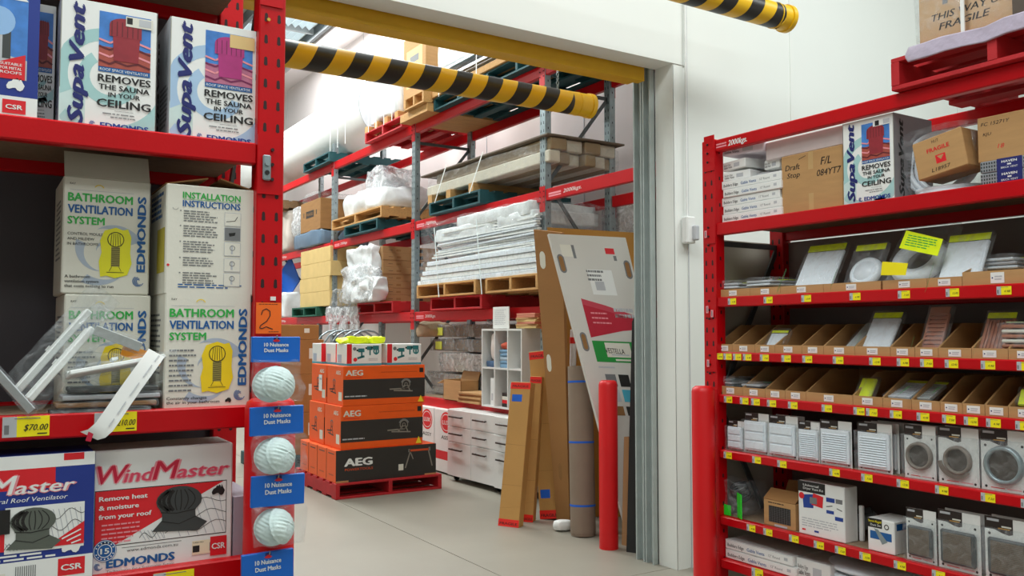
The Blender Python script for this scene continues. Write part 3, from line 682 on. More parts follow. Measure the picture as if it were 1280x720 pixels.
# bagged flashings on the middle shelf: panel + clear bag
def bagged(label,a,b,width,thick,mat,name='bagged_flashing',up=(0,1,0),bag=CLEAR,over=.03,clip=True,cat='packet'):
    a=Vector(a);b=Vector(b); t=thing(name,label,cat,a); d=b-a; L=d.length; dn=d.normalized(); s=dn.cross(Vector(up)).normalized(); n=s.cross(dn)
    M=Matrix((s,dn,n)).transposed().to_4x4()
    mb=MB(); mb.M=M; mb.bbox(-width/2,0,-thick/2,width/2,L,thick/2,mat,min(.003,thick*.3)); mb.box(-width/2+.01,.004,thick/2,-width/2+.022,L-.01,thick/2+.006,mat); mb.build('flashing',t)
    mb=MB(); mb.M=M; mb.lump(-width/2-over*.5,-.01,-thick/2-.006,width/2+over*.5,L+over,thick/2+.006,bag,7,.006,L*7,.08,False,14); mb.build('clear_bag',t)
    if clip: mb=MB(); mb.M=M; mb.box(-.012,L*.45,thick/2+.012,.012,L*.45+.018,thick/2+.02,WHITE); mb.build('label',t)
    return t
ALU=mt('bare_aluminium',(196,200,204),.35,.5,.08)
GREYP=mt('pale_grey_plastic',(190,196,196),.4)
bagged('clear bagged silvery flashing leaning up to the right, topmost of the left bags',ay(22,488,2.92),ay(112,388,2.95),.022,.014,WHITE,up=(.2,1,.6),over=.08)
bagged('milky bagged flashing leaning beneath the silvery one',ay(36,500,2.86),ay(116,410,2.90),.02,.016,WHITE,up=(.2,1,.6),over=.07)
bagged('grey angle strip poking out over the beam at the far left',ay(40,514,2.83),ay(-20,448,2.85),.024,.006,ALU,up=(0,1,.5),clip=False,over=.01)
bagged('long bent grey flashing lying across the top of the bag pile',ay(118,412,2.875),ay(176,434,2.885),.03,.006,GREYP,up=(0,1,.2),clip=False,over=.02)
bagged('white angle strip in a clear bag sloping up behind the paper slip',ay(84,469,2.86),ay(205,447,2.92),.06,.014,WHITE,up=(0,.3,1),over=.03)
for i,(a,b,y,zz,m) in enumerate(((64,188,2.87,0.,VGD),(70,196,2.88,.022,CARDD),(78,200,2.88,.044,LGRY),(86,198,2.88,.066,VGD))):
    pa=ay(a,500,y); pb=ay(b,500,y); t=thing('flat_packet',['lowest dark flat packet in clear film under the bag pile','brown flat packet second from the bottom of the bag pile','pale grey flat packet third from the bottom of the bag pile','dark flat packet on top of the flat ones, below the white angle strip'][i],'packet',(pa.x,y,zb+zz+.0005*i))
    w_=pb.x-pa.x; mb=MB(); mb.bbox(0,0,.002,w_,.11,.016,m,.003); mb.build('insert',t)
    mb=MB(); mb.lump(-.008,-.008,.0,w_+.01,.12,.021,CLEAR,6,.006,i*3,.1,True,12); mb.build('clear_film',t)
p=ay(148,470,2.95); t=thing('crumpled_bag','crumpled clear plastic bag bulging over the flat packets, orange card inside','packet',(p.x,2.925,zb+.089))
mb=MB(); mb.lump(-.12,-.055,0,.13,.06,.10,CLEAR,12,.022,4,.25,True,16); mb.build('clear_bag',t)
mb=MB(); mb.M=Matrix.Rotation(.3,4,'Y'); mb.box(-.03,-.03,.085,.09,-.02,.12,mt('orange_card',(238,150,30),.6)); mb.build('insert_card',t)
# ============================================================ BOLLARDS AND MASKS
def bollard(label,px,py,y0,r,h):
    t=thing('bollard',label,'bollard',(px,py,0)); mb=MB()
    mb.lathe([(r,0),(r,h-.03),(r-.006,h-.01),(r-.02,h),(0,h)],REDD,32); mb.build('sleeve',t)
    return t
p=az(765,688,0); bollard('freestanding red round bollard in the doorway beside the leaning cartons',p.x+.02,p.y+.06,0,.068,1.2)
bollard('red round post guard in front of the right shelving end post',3.40,3.44,0,.062,1.255)
cx=ay(346.5,500,2.66).x; bollard('red round post guard hung with dust mask packs at the left shelving end',cx,2.73,0,.078,1.34)
MASK=mt('dust_mask_felt',(222,240,238),.75,0,.02,30,.2,120); HDR=mt('blue_header_card',(12,104,206),.3,0,.08,8)
def maskpack(label,px0,px1,py0,py1,py2,seed,yy=2.615,gp='dust mask packs on the post guard'):
    a=ay(px0,py0,yy); b=ay(px1,py1,yy); z2=ay(px0,py2,yy).z; w_=b.x-a.x; hh=a.z-b.z; t=thing('dust_mask_pack',label,'mask pack',((a.x+b.x)/2,yy,z2),0,gp)
    H=a.z-z2; mb=MB(); mb.M=Matrix.Rotation(.03*math.sin(seed*3),4,'Y')
    mb.bbox(-w_/2,-.014,H-hh,w_/2,.0,H,HDR,.002); q=PF(mb,(-w_/2,-.014,H-hh),(1,0,0),(0,0,1),w_,hh)
    q.text('10 Nuisance',.5,.62,.15,WHITE,1,.03,width=.5,align='c'); q.text('Dust Masks',.5,.40,.15,WHITE,1,.03,width=.49,align='c'); q.disc(.5,.93,.06,NAVY,1)
    q.poly([(.42,.84),(.5,.92),(.58,.84),(.54,.8),(.46,.8)],REDP,1.5)
    mb.build('header_card',t)
    mb=MB(); mb.lump(-w_/2+.002,-.062,0.0,w_/2-.002,.004,H-hh+.006,CLEAR,10,.014,seed,.2,False,18); mb.build('clear_bag',t)
    rr=.052
    for k,(dx,dy,dz,rx,rz_) in enumerate(((.006,-.020,.0,1.25,.25*seed),(-.012,-.004,-.004,1.3,-.4))):
        mb=MB(); n=72; kk=14; vs=[]
        for i in range(n):
            th=2*PI*i/n
            for j in range(kk):
                ph=j/(kk-1)*PI/2; r=rr*math.cos(ph)*(1.0 if j else 1.08); z=.034*math.sin(ph); ridge=.002*math.sin((r*math.sin(th)+r*math.cos(th)*.6)*480)
                vs.append((r*math.cos(th)*1.0,r*math.sin(th)*.98,z+ridge))
        mb.add(vs,[(i*kk+j,((i+1)%n)*kk+j,((i+1)%n)*kk+j+1,i*kk+j+1) for i in range(n) for j in range(kk-1)],MASK,True)
        o=mb.build('dust_mask',t,(dx,dy-.004,(H-hh)*.47+dz)); o.rotation_euler=(rx,0,rz_)
    mb=MB(); mb.tube([(0,.02,H-.006),(0,-.02,H-.006),(0,-.022,H+.004)],.0018,GALV,6); mb.build('hook',t)
maskpack('dust mask pack with blue header, topmost of the four on the post guard',313,373,421,452,503,1)
maskpack('dust mask pack with blue header, second from the top on the post guard',312,378,509,541,592,2)
maskpack('dust mask pack with blue header, third from the top on the post guard',312,378,596,628,682,3)
maskpack('dust mask pack at the very bottom of the post guard, header glaring white',302,366,693,722,775,4)
p=ay(336,398,2.84); mb=MB(); a=ay(320,378,2.84); b=ay(351,417,2.84); w_=b.x-a.x; h_=a.z-b.z
mb.box(-w_/2,-.0015,0,w_/2,0,h_,mt('orange_tag',(250,112,24),.55)); q=PF(mb,(-w_/2,-.0015,0),(1,0,0),(0,0,1),w_,h_)
q.line([(.2,.60),(.25,.74),(.40,.80),(.54,.72),(.55,.58),(.42,.40),(.18,.26),(.14,.18),(.24,.16),(.40,.22),(.56,.17),(.66,.14)],.003,BLACK,2)
q.para(.1,.9,.94,1,.03,BLACK,.6,1,3); q.para(.5,1,.05,1,.03,BLACK,.6,1,5)
tag(mb.build('price_sign',None,((a.x+b.x)/2,2.838,b.z)),'orange tag with a handwritten 2 on the left rack post','sign')
# ============================================================ RIGHT SHELVING
RR90=-PI/2
def rbin(label,p0,p1,z,hf=.045,dp=.42,hb=.15,lab=True,lo=0,group='cardboard bins on the right shelving'):
    a=ax(p0,400,3.535).y; b=ax(p1,400,3.535).y; w_=a-b-.002; t=thing('cardboard_bin',label,'bin',(3.535,(a+b)/2,z),RR90,group)
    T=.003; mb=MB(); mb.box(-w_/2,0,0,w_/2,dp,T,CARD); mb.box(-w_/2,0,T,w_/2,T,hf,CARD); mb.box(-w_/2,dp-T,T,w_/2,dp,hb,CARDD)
    for x in (-w_/2,w_/2-T):
        mb.add([(x,T,T),(x,dp-T,T),(x,dp-T,hb),(x,dp*.45,hb),(x,T,hf),(x+T,T,T),(x+T,dp-T,T),(x+T,dp-T,hb),(x+T,dp*.45,hb),(x+T,T,hf)],
          [(0,1,2,3,4)[::-1],(5,6,7,8,9),(2,3,8,7)[::-1],(3,4,9,8)[::-1]],CARD)
    mb.build('tray',t)
    if lab:
        m2=MB(); lw=min(.055,w_*.7); m2.box(-lw/2+lo,-.0015,.006,lw/2+lo,0,hf-.008,WHITE); q=PF(m2,(-lw/2+lo,-.0015,.006),(1,0,0),(0,0,1),lw,hf-.014)
        q.disc(.14,.5,.06,NAVY,1,n=8); q.rect(.3,.55,.85,.68,LGRY,1); q.rect(.3,.3,.8,.42,LGRY,1); m2.build('shelf_label',t)
    return t
Z1,Z2,Z3,Z4,Z5,Z6,Z7=RZ
def seq(bounds): return list(zip(bounds,bounds[1:]))
S2=[896,938,976,1030,1102]; S2b=[1104,1160,1204]
for i,(a,b) in enumerate(seq(S2)+seq(S2b)): rbin('low cardboard tray on the second shelf down, %s from the left post'%ORD[i],a,b,Z2,.042,.40,.05)
rbin('taller cardboard tray at the right end of the second shelf down',1204,1296,Z2,.058,.42,.115)
S3=[895.5,915,943,968,1001.5,1029,1068,1112,1142.5,1172,1213.5,1259,1300]
for i,(a,b) in enumerate(seq(S3)): rbin('cardboard bin with high back on the third shelf down, %s from the left post'%ORD[i],a,b,Z3,.043,.42,.15)
S4=[897,927,955,980,1006,1064,1101,1137,1172.5,1200,1228,1257,1300]
for i,(a,b) in enumerate(seq(S4)): rbin('cardboard bin with high back on the fourth shelf down, %s from the left post'%ORD[i],a,b,Z4,.045,.42,.15)
# leaning vents --------------------------------------------------------------
def leaning(name,label,bl,br,tl,kind,x0=3.57,mat=VENTW,hdr=NEON,group=None,bag=True,thick=.016,zfix=None,cat='vent'):
    A=ax(bl[0],bl[1],x0)
    if zfix is not None: A.z=zfix
    Bp=ax(br[0],bl[1],x0); w_=A.y-Bp.y
    T=ay(tl[0],tl[1],A.y); 
    V=T-A; L=V.length; V.normalize(); U=Vector((0,-1,0)); U=(U-V*U.dot(V)).normalized(); N=U.cross(V)
    M=Matrix((U,V,N)).transposed().to_4x4()       # local x right, y up the panel, z outward
    t=thing(name,label,cat,A,0,group); mb=MB(); mb.M=M; hh=L*.14 if hdr else 0; Lp=L-hh
    if kind=='plate':
        mb.bbox(0,0,-thick,w_,Lp,0,mat,.004); mb.box(w_*.06,Lp*.05,0,w_*.94,Lp*.95,.002,mat)
    elif kind=='louvre':
        mb.bbox(0,0,-thick,w_,Lp,-thick*.6,mat,.002); fr=w_*.08
        mb.box(0,0,-thick*.6,fr,Lp,0,mat); mb.box(w_-fr,0,-thick*.6,w_,Lp,0,mat); mb.box(fr,0,-thick*.6,w_-fr,fr,0,mat); mb.box(fr,Lp-fr,-thick*.6,w_-fr,Lp,0,mat)
    elif kind=='grille':
        mb.bbox(0,0,-thick,w_,Lp,-thick*.5,mat,.002)
        mb.box(0,0,-thick*.5,w_*.1,Lp,0,mat); mb.box(w_*.9,0,-thick*.5,w_,Lp,0,mat)
    elif kind=='round':
        mb.M=M@Matrix.Translation((w_/2,Lp*.48,-.03)); r=min(w_,Lp)*.52
        mb.lathe([(r,0),(r,.006),(r*.93,.022),(r*.72,.03),(r*.68,.022),(r*.62,.030),(0,.034)],mat,32); mb.M=M
    elif kind=='ring':
        mb.M=M@Matrix.Translation((w_/2,Lp*.48,-.03)); r=min(w_,Lp)*.52
        mb.lathe([(r,0),(r,.008),(r*.9,.03),(r*.7,.036),(r*.5,.03),(r*.46,.004)],mat,32); mb.M=M
    mb.build('vent_body',t)
    if kind in('louvre','grille'):
        n=9 if kind=='louvre' else 6
        DK=mt('vent_gap_'+mat.name,tuple(int(c*.6) for c in ((232,236,240) if mat is VENTW else (150,92,72))),.6)
        m2=MB(); m2.M=M
        if kind=='louvre':
            mb3=MB()
            for k in range(n):
                y0=fr+(Lp-2*fr)*k/n; m4=MB(); m4.M=M; m4.box(fr,y0+.001,-thick*.6,w_-fr,y0+(Lp-2*fr)/n*.62,-.002,mat); m4.build('slat',t)
        else:
            for k in range(n):
                xx=w_*.1+w_*.8*(k+.15)/n; m4=MB(); m4.M=M; m4.box(xx,Lp*.04,-thick*.5,xx+w_*.8/n*.55,Lp*.96,-.002,mat); m4.build('slat',t)
    if hdr:
        m2=MB(); m2.M=M; m2.box(w_*.0,Lp+.002,-.003,w_,L,.0,hdr); q=PF(m2,M@Vector((0,Lp+.002,.0)),U,V,w_,hh); q.para(.1,.9,.6,2,.3,GRN,.5,1,int(bl[0])); m2.build('header_card',t)
    if bag:
        m3=MB(); m3.M=M; m3.lump(-.006,-.004,-thick-.006,w_+.012,L+.008,.007,CLEAR,6,.004,bl[0],.05,False,16); m3.build('clear_bag',t)
    t.location=A
    return t
# second shelf down
leaning('plate_vent','large square bagged white vent with yellow header, leftmost upright one, second shelf down',(990,358),(1036,358),(1013,308),'plate',hdr=NEON,zfix=Z2+.012)
leaning('round_vent','round bagged white vent with yellow header, between square vent and ring vent',(1053,352),(1090,352),(1072,307),'round',zfix=Z2+.012)
leaning('ring_vent','white ring vent in a crumpled bag with a big tilted yellow card, second shelf down',(1097,348),(1165,348),(1132,287),'ring',hdr=None,zfix=Z2+.012)
leaning('plate_vent','large square bagged white vent, rightmost upright one, second shelf down',(1170,348),(1222,348),(1188,295),'plate',zfix=Z2+.012)
def card(name,label,P,mat,n=(0,0),cat='card'):
    mb=MB(); c=sum(P,Vector())/4; N=(P[1]-P[0]).cross(P[3]-P[0]).normalized()*.0007
    vs=[p-c+N for p in P]+[p-c-N for p in P]
    mb.add(vs,[(0,1,2,3),(7,6,5,4),(0,4,5,1),(1,5,6,2),(2,6,7,3),(3,7,4,0)],mat)
    q=PF(mb,P[0]-c+N,P[1]-P[0],P[3]-P[0],(P[1]-P[0]).length,(P[3]-P[0]).length)
    if n[0]: q.para(.1,.9,.75,n[0],n[1],GRN,.4,1,3)
    return tag(mb.build(name,None,c),label,cat)
ax_=lambda px,py,x:ax(px,py,x)
card('yellow_card','large tilted yellow card at the top of the ring vent bag',[ax(1124,310,3.56),ax(1172,320,3.56),ax(1179,299,3.57),ax(1133,288,3.57)],NEON,(5,.13))
card('yellow_card','small bright yellow blank card on the front of the ring vent bag',[ax(1101,344,3.52),ax(1132,344,3.52),ax(1135,329,3.52),ax(1103,327,3.52)],YELT)
t=thing('bag_pile','flat bagged vents lying by the left post on the second shelf down','packet',(3.60,ax(912,360,3.6).y,Z2+.05),RR90)
def flatbags(label,px,z,w_,n,seed,col=NEON,x=3.62,d=.22,name='bagged_vent_pack',mat=VENTW):
    y=ax(px,360,x).y; t=thing(name,label,'packet',(x+d/2-.06,y,z),RR90)
    for k in range(n):
        mb=MB(); mb.M=Matrix.Rotation(.08*math.sin(seed+k),4,'Z'); mb.bbox(-w_/2,-d/2,.002+.017*k,w_/2,d/2,.015+.017*k,mat if k%2==0 else LGRY,.004); mb.build('vent_insert',t)
    mb=MB(); mb.box(-w_/2+.01,d*.1,.017*n+.002,w_/2-.01,d*.45,.017*n+.005,col); mb.build('header_card',t)
    mb=MB(); mb.lump(-w_/2-.012,-d/2-.015,-.0,w_/2+.012,d/2+.015,.017*n+.016,CLEAR,8,.006,seed,.15,True,14); mb.build('clear_bag',t); return t
bpy.data.objects.remove(t)
flatbags('flat bagged white vents lying next to the left post, second shelf down',915,Z2+.045,.17,2,1)
flatbags('flat bagged white vents with green header, second pile from the left post, second shelf down',958,Z2+.05,.17,2,5)
flatbags('loose clear bags of small vents in the tall tray, second shelf down',1256,Z2+.07,.15,3,8,x=3.72)
# third shelf down
leaning('flap_vent','small white vent with yellow-green header in the fourth bin, third shelf down',(955,439),(975,439),(966,413),'plate',zfix=Z3+.02)
leaning('flap_vent','plain grey bagged plate tilting sideways in the sixth bin, third shelf down',(1050,436),(1062,436),(1084,403),'plate',mat=GREYP,hdr=None,zfix=Z3+.01,thick=.02)
leaning('plate_vent','white vent with yellow-green header standing out of the seventh bin, third shelf down',(1074,443),(1109,443),(1094,391),'plate',zfix=Z3+.015)
leaning('louvre_vent','narrow terracotta louvre vent without yellow header, third shelf down',(1149,444),(1174,444),(1164,384),'louvre',mat=VENTB,hdr=VENTB,zfix=Z3+.015)
leaning('grille_vent','terracotta grille vent with dark vertical slots and yellow-green header, third shelf down',(1222,446),(1258,446),(1236,391),'grille',mat=VENTB,zfix=Z3+.015)
t=thing('bagged_vent_pack','stack of bagged terracotta and cream vents at the right edge of the third shelf down','packet',(3.62,ax(1285,420,3.62).y,Z3+.046),RR90)
for k in range(5):
    mb=MB(); mb.bbox(-.075,-.06,.02*k,.075,.16,.02*k+.014,(VENTB,OFFW)[k%2],.004); mb.build('vent_insert',t)
mb=MB(); mb.lump(-.085,-.08,0,.085,.17,.105,CLEAR,8,.006,3,.15,True,14); mb.build('clear_bag',t)
mb=MB(); mb.box(-.07,-.03,.102,.07,.05,.106,mt('pale_green_card',(196,218,170),.6)); mb.build('header_card',t)
flatbags('tan bagged item poking out beside the first bin labels, third shelf down',903,Z3+.045,.05,2,2,d=.1,mat=OFFW,col=OFFW)
# fourth shelf down
flatbags('clear bags with silvery fittings in the first bin, fourth shelf down',912,Z4+.035,.14,3,3,col=LGRY,mat=GALV)
flatbags('green-tagged clear bags in the third bin, fourth shelf down',945,Z4+.03,.13,2,6,col=GRN,mat=VGD)
leaning('flap_vent','yellow-green tagged vent just showing in the sixth bin, fourth shelf down',(1068,484),(1086,484),(1078,472),'plate',zfix=Z4+.03,mat=NEON,hdr=None)
leaning('louvre_vent','white louvre vent lying back in the seventh bin, fourth shelf down',(1104,497),(1137,499),(1131,475),'louvre',zfix=Z4+.05)
leaning('louvre_vent','grey-white louvre vent with yellow-green header, behind and right of the seventh bin vent',(1142,500),(1162,502),(1166,477),'louvre',zfix=Z4+.05,mat=GREYP)
leaning('flap_vent','yellow-tagged vent at the right frame edge in the last bin, fourth shelf down',(1271,500),(1300,502),(1276,486),'plate',zfix=Z4+.05,mat=NEON,hdr=None)
# fifth shelf: blister packs
BLK2=mt('black_card_print',(44,34,30),.5)
MESHB=mt('brown_mesh',(112,100,86),.7,0,.1,60); MESHD=mt('dark_vent_interior',(70,62,54),.7,0,.1,30)
def blister(label,p0,p1,pt,z,kind,body=VENTW,cardm=WHITE,behind=0,x0=3.535,name='blister_vent',group='vent blister packs',hh=.0):
    loc,rz,w_,d,h=RX(p0,p1,pt,z,x0,.04); t=thing(name,label,'vent pack',(x0,loc.y,z),rz)
    mb=MB(); mb.box(-w_/2,.018,0,w_/2,.020,h,cardm)
    q=PF(mb,(-w_/2,.018,0),(1,0,0),(0,0,1),w_,h)
    q.poly([(.0,.80),(.0,1),(.58,1),(.58,.76),(.50,.74),(.38,.755),(.2,.80)],BLK2,1); q.rect(.05,.93,.3,.97,LGRY,2); q.rect(.35,.85,.55,.875,OFFW,2); q.rect(.28,.82,.52,.838,mt('gold_print',(200,150,70),.5),2)
    q.rect(.2,.045,.5,.058,REDP,2); q.rect(.55,.045,.85,.058,PINK,2); q.disc(.1,.06,.03,BLACK,2,n=8); q.disc(.9,.05,.03,BLACK,2,n=8)
    if kind in('round','mesh'): q.disc(.1,.73,.03,BLACK,2,n=8); q.disc(.88,.76,.03,BLACK,2,n=8)
    mb.build('backing_card',t)
    fr=.006
    if kind=='plain':
        mb=MB(); mb.bbox(-w_*.45,.001,h*.07,w_*.45,.017,h*.80,body,.004); mb.build('vent_plate',t)
        for k in range(3):
            mb=MB(); mb.bbox(-w_*.38,-.004,h*(.12+.22*k),w_*.38,.001,h*(.12+.22*k)+h*.19,body,.003); mb.build('flap_slat',t)
    if kind=='louvre':
        mb=MB(); mb.bbox(-w_*.46,.006,h*.07,w_*.46,.017,h*.80,body,.003); mb.build('vent_plate',t)
        n=12; sl=MB(); y0=0; hs=h*.60/n
        sl.add([(-w_*.38,0,0),(w_*.38,0,0),(w_*.38,-.006,.2*hs),(-w_*.38,-.006,.2*hs),(w_*.38,0,hs*.8),(-w_*.38,0,hs*.8)],[(0,1,2,3),(3,2,4,5),(0,3,5),(1,4,2)],body); me=sl.mesh('slat')
        for k in range(n): child(me,'slat',t,(0,.0055,h*.13+k*hs))
    if kind in ('round','peel'):
        r=w_*(.40 if kind=='round' else .33); zc_=h*.43; R=Matrix.Translation((0,.017,zc_))@Matrix.Rotation(PI/2,4,'X')
        mb=MB(); mb.M=R; mb.lathe([(r*.80,.0),(r*.80,.012),(r*.86,.02),(r*1.02,.016),(r*1.05,0)],GALV if body is not VENTW else mt('brown_grey_ring',(126,116,106),.4),32); mb.build('collar_ring',t)
        mb=MB(); mb.M=R; mb.lathe([(0,.004),(r*.80,.005)],MESHD,28); mb.build('damper_disc',t)
        if kind=='peel':
            mb=MB(); q=PF(mb,(-w_/2,.004,0),(1,0,0),(0,0,1),w_,h); q.arc(.46,.44,.33,.46,3.3,5.6,mt('curled_flap_print',(110,98,88),.6),1,16); mb.build('peeled_flap',t)
    if kind=='mesh':
        mb=MB(); mb.bbox(-w_*.42,.0,h*.10,w_*.42,.017,h*.68,GALVD,.008); mb.build('frame',t)
        mb=MB(); mb.box(-w_*.33,-.002,h*.15,w_*.33,.0,h*.63,MESHB)
        q=PF(mb,(-w_*.33,-.002,h*.15),(1,0,0),(0,0,1),w_*.66,h*.48)
        for k in range(16): q.rect(.02,.03+k*.06,.98,.04+k*.06,MESHD,1)
        mb.build('mesh_insert',t)
    mb=MB(); mb.lump(-w_/2+.001,-.014,.0,w_/2-.001,.0175,h*.84,mt_blister,4,.001,1,.04,True,5); mb.build('blister_shell',t)
    for k in range(behind):     # identical packs standing behind the front one
        m2=MB(); m2.box(-w_/2,.02,0,w_/2,.022,h,cardm); m2.bbox(-w_*.45,.004,h*.07,w_*.45,.018,h*.8,body,.003)
        m2.poly=None
        sh='fifth' if z>.8 else 'sixth'; i=sum(1 for o in bpy.data.objects if o.name.startswith('blister_vent') and not o.parent and o.type=='EMPTY' and abs(o.location.z-z)<.01)
        ln=('pack right behind the %s blister pack from the left, %s shelf down'%(ORD[i-1],sh)) if k==0 else ('%s pack deep in the row behind the lone louvred pack, fifth shelf down'%ORD[k])
        o=m2.build('vent_pack',None,(x0+.045*(k+1),loc.y-.004*(k+1),z),(0,0,rz)); tag(o,ln,'vent pack')
    return t
mt_blister=plastic('clear_blister_shell',.08,(240,242,245),.15,20)
fx=c8
blister('small plain white vent in blister pack, leftmost on the fifth shelf down',fx(108),fx(168),525,Z5,'plain')
blister('taller plain white vent in blister pack, second from the left on the fifth shelf down',fx(169),fx(258),515,Z5,'plain')
blister('widest plain white vent in blister pack, third from the left on the fifth shelf down',fx(260),fx(366),518,Z5,'plain',behind=1)
blister('short louvred white vent in blister pack, leftmost of the louvred ones, fifth shelf down',fx(370),fx(447),526,Z5,'louvre',behind=1)
blister('tall louvred white vent in blister pack, middle of the louvred ones, fifth shelf down',fx(450),fx(566),524,Z5,'louvre')
blister('white louvred vent in blister pack with a gap to its right, fifth shelf down',fx(588),fx(716),527,Z5,'louvre',behind=3)
blister('small round vent in blister pack, leftmost round one on the fifth shelf down',fx(762),fx(878),530,Z5,'round',behind=1)
blister('round vent pack with peeling brown flap below its dark centre, fifth shelf down',fx(888),fx(1038),532,Z5,'peel',behind=1)
blister('largest round vent with shiny ring, rightmost full blister pack, fifth shelf down',fx(1046),fx(1222),535,Z5,'round',body=GALV,behind=1)
blister('vent pack cut by the right frame edge, fifth shelf down',fx(1226),fx(1380),540,Z5,'mesh')
# sixth shelf
t=thing('cord_bag','clear bag of dark duct with bright green card, left end, sixth shelf down','packet',(3.60,ax(921,640,3.58).y,Z6),RR90)
mb=MB(); mb.M=Matrix.Translation((0,.03,.09))@Matrix.Rotation(.5,4,'X')
for k in range(7): mb.lathe([(.045,.012*k),(.052,.012*k+.006),(.045,.012*k+.012)],GALVD,18)
mb.build('duct_coil',t)
for (x0,x1,y,rot) in ((-.11,-.005,-.062,0),(.025,.095,-.066,-.5)):
    mb=MB(); mb.M=Matrix.Translation(((x0+x1)/2,y,.004))@Matrix.Rotation(rot,4,'Z'); mb.box(-(x1-x0)/2,0,0,(x1-x0)/2,.004,(.055 if rot==0 else .13),NGRN); mb.build('green_card',t)
mb=MB(); mb.lump(-.11,-.06,0,.10,.12,.20,CLEAR,10,.022,5,.35,True,10); mb.build('clear_bag',t)
B=RX(951,990,622,Z6,3.55,.16); t=thing('window_carton','open brown carton with a mesh window in its front, sixth shelf down','box',B[0],B[1]); W_,D_,H_=B[2],B[3],B[4]
mb=MB(); mb.bbox(-W_/2,-D_/2,0,W_/2,D_/2,H_,CARD,.003); q=front(mb,W_,D_,H_); q.rect(.17,.16,.86,.78,BLACK,1)
for k in range(9):
    q.rect(.17,.18+.066*k,.86,.186+.066*k,GRY,2); q.rect(.2+.077*k,.16,.206+.077*k,.78,GRY,2)
q.para(.15,.85,.88,1,.05,BLACK,.7,1,2); q.rect(.35,.02,.75,.1,LGRY,1); mb.build('carton_body',t)
mb=MB(); mb.bar((0,-D_/2,H_),(0,-D_/2-.0,H_+.001),.01,.01,CARD); 
for (a,b_) in (((0,-D_/2,H_),(0,-.02,H_+.05)),((0,D_/2,H_),(.0,D_/2+.04,H_+.08))):
    mb=MB(); mb.bar(a,b_,W_,.003,CARDD,(0,0,1) if a[1]<0 else (0,1,0)); mb.build('flap',t)
B=RX(994,1051,599,Z6,3.545,.10)
def dryer(mb,w_,d,h):
    q=front(mb,w_,d,h); q.rect(.0,.80,.60,1.0,BLACK,1); q.text('Universal',.12,.91,.045,WHITE,2,.02,width=.34); q.text('Dryer Vent Kit',.12,.85,.045,WHITE,2,.02,width=.44)
    q.poly([(.12,.50),(.10,.74),(.34,.78),(.34,.52)],BLUE,1); q.poly([(.30,.58),(.34,.80),(.56,.76),(.54,.55)],REDP,1.2); q.rect(.26,.60,.42,.72,GRY,2); q.disc(.08,.72,.06,REDP,2,n=12)
    q.rect(.62,.69,.80,.77,BLUE,1); q.rect(.82,.69,.96,.77,GRY,1); q.rect(.62,.48,.78,.54,BLUE,1); q.rect(.80,.38,.97,.45,BLUE,1); q.line([(.62,.6),(.75,.63)],.004,BLACK,1); q.line([(.84,.6),(.95,.57)],.004,BLACK,1)
    q.para(.08,.9,.30,4,.045,LGRY,.4,1,3); q.rect(.08,.08,.16,.11,REDP,1); q.rect(.35,.08,.45,.115,BLUE,1)
carton('dryer_vent_kit','white dryer vent kit box with black corner title and blue and red picture','box',B,WHITE,dryer)
mb=MB(); mb.cyl((0,-.10,.075),(0,.06,.075),.045,mt('grey_duct',(150,164,170),.5),20); t=thing('vent_kit_pipe','grey duct elbow with black bracket behind the dryer vent kit box','pipe',(3.76,ax(1061,640,3.66).y-.01,Z6),RR90); mb.build('duct',t)
mb=MB(); mb.bar((-.01,-.06,.12),(.06,-.02,.14),.03,.03,BLACK); mb.build('bracket',t)
o=carton('tall_white_box','narrow white box standing on edge behind the grey duct, sixth shelf down','box',(Vector((3.66,ax(1072,640,3.63).y,Z6)),RR90,.022,.02,.17),WHITE)
B=RX(1079,1112,645,Z6,3.545,.17)
def semi(mb,w_,d,h):
    q=front(mb,w_,d,h); q.rect(.0,.72,.55,1.,BLACK,1); q.text('Semi-Rigid',.04,.88,.07,YELT,2,.02,width=.48); q.text('Duct 3m',.12,.77,.07,WHITE,2,.02,width=.38)
    q.rect(.1,.38,.9,.62,CBLUE,1); q.poly([(.25,.7),(.4,.68),(.75,.35),(.55,.25)],GALV,2); q.arc(.72,.8,.06,.09,0,6.28,BLACK,2)
    right(mb,w_,d,h).rect(.1,.72,.9,.92,CBLUE,1)
carton('duct_box','small white box with yellow and white title and silver duct picture, sixth shelf down','box',B,WHITE,semi)
blister('narrow brown mesh vent in blister pack, leftmost of the three on the sixth shelf down',fx(762),fx(872),633,Z6,'mesh')
blister('grey mesh vent in blister pack, middle of the three on the sixth shelf down',fx(880),fx(1036),635,Z6,'mesh',behind=1)
blister('large brown mesh vent in blister pack, rightmost on the sixth shelf down',fx(1052),fx(1236),643,Z6,'mesh',behind=1)
# bottom shelf and top shelf gable vent boxes
def gable(mb,w_,d,h):
    q=front(mb,w_,d,h); q.text('Builders Edge',.04,.28,.36,BLACK,1,.02,width=.25); q.text('Gable Vents',.34,.28,.36,CBLUE,1,.02,width=.26); q.text('12" Round',.66,.35,.26,GRY,1,.01,width=.16); q.rect(.88,.4,.93,.7,LGRY,1)
    q.rect(0,.97,1,1,LGRY,1)
def gshort(mb,w_,d,h):
    q=front(mb,w_,d,h); q.text('Builders Edge',.06,.52,.2,BLACK,1,.01,width=.3); q.text('Gable Vents',.06,.22,.26,BLACK,1,.02,width=.36); q.rect(.5,.25,.75,.7,LGRY,1)
for k,(a,b) in enumerate(((903,990),(903,986))):
    carton('gable_vent_box',('upper' if k else 'lower')+' long white gable vent box on the bottom right shelf','box',RX(a,b,0,Z7+.001+.052*k,3.54,.35,.050),WHITE,gable,'gable vent boxes')
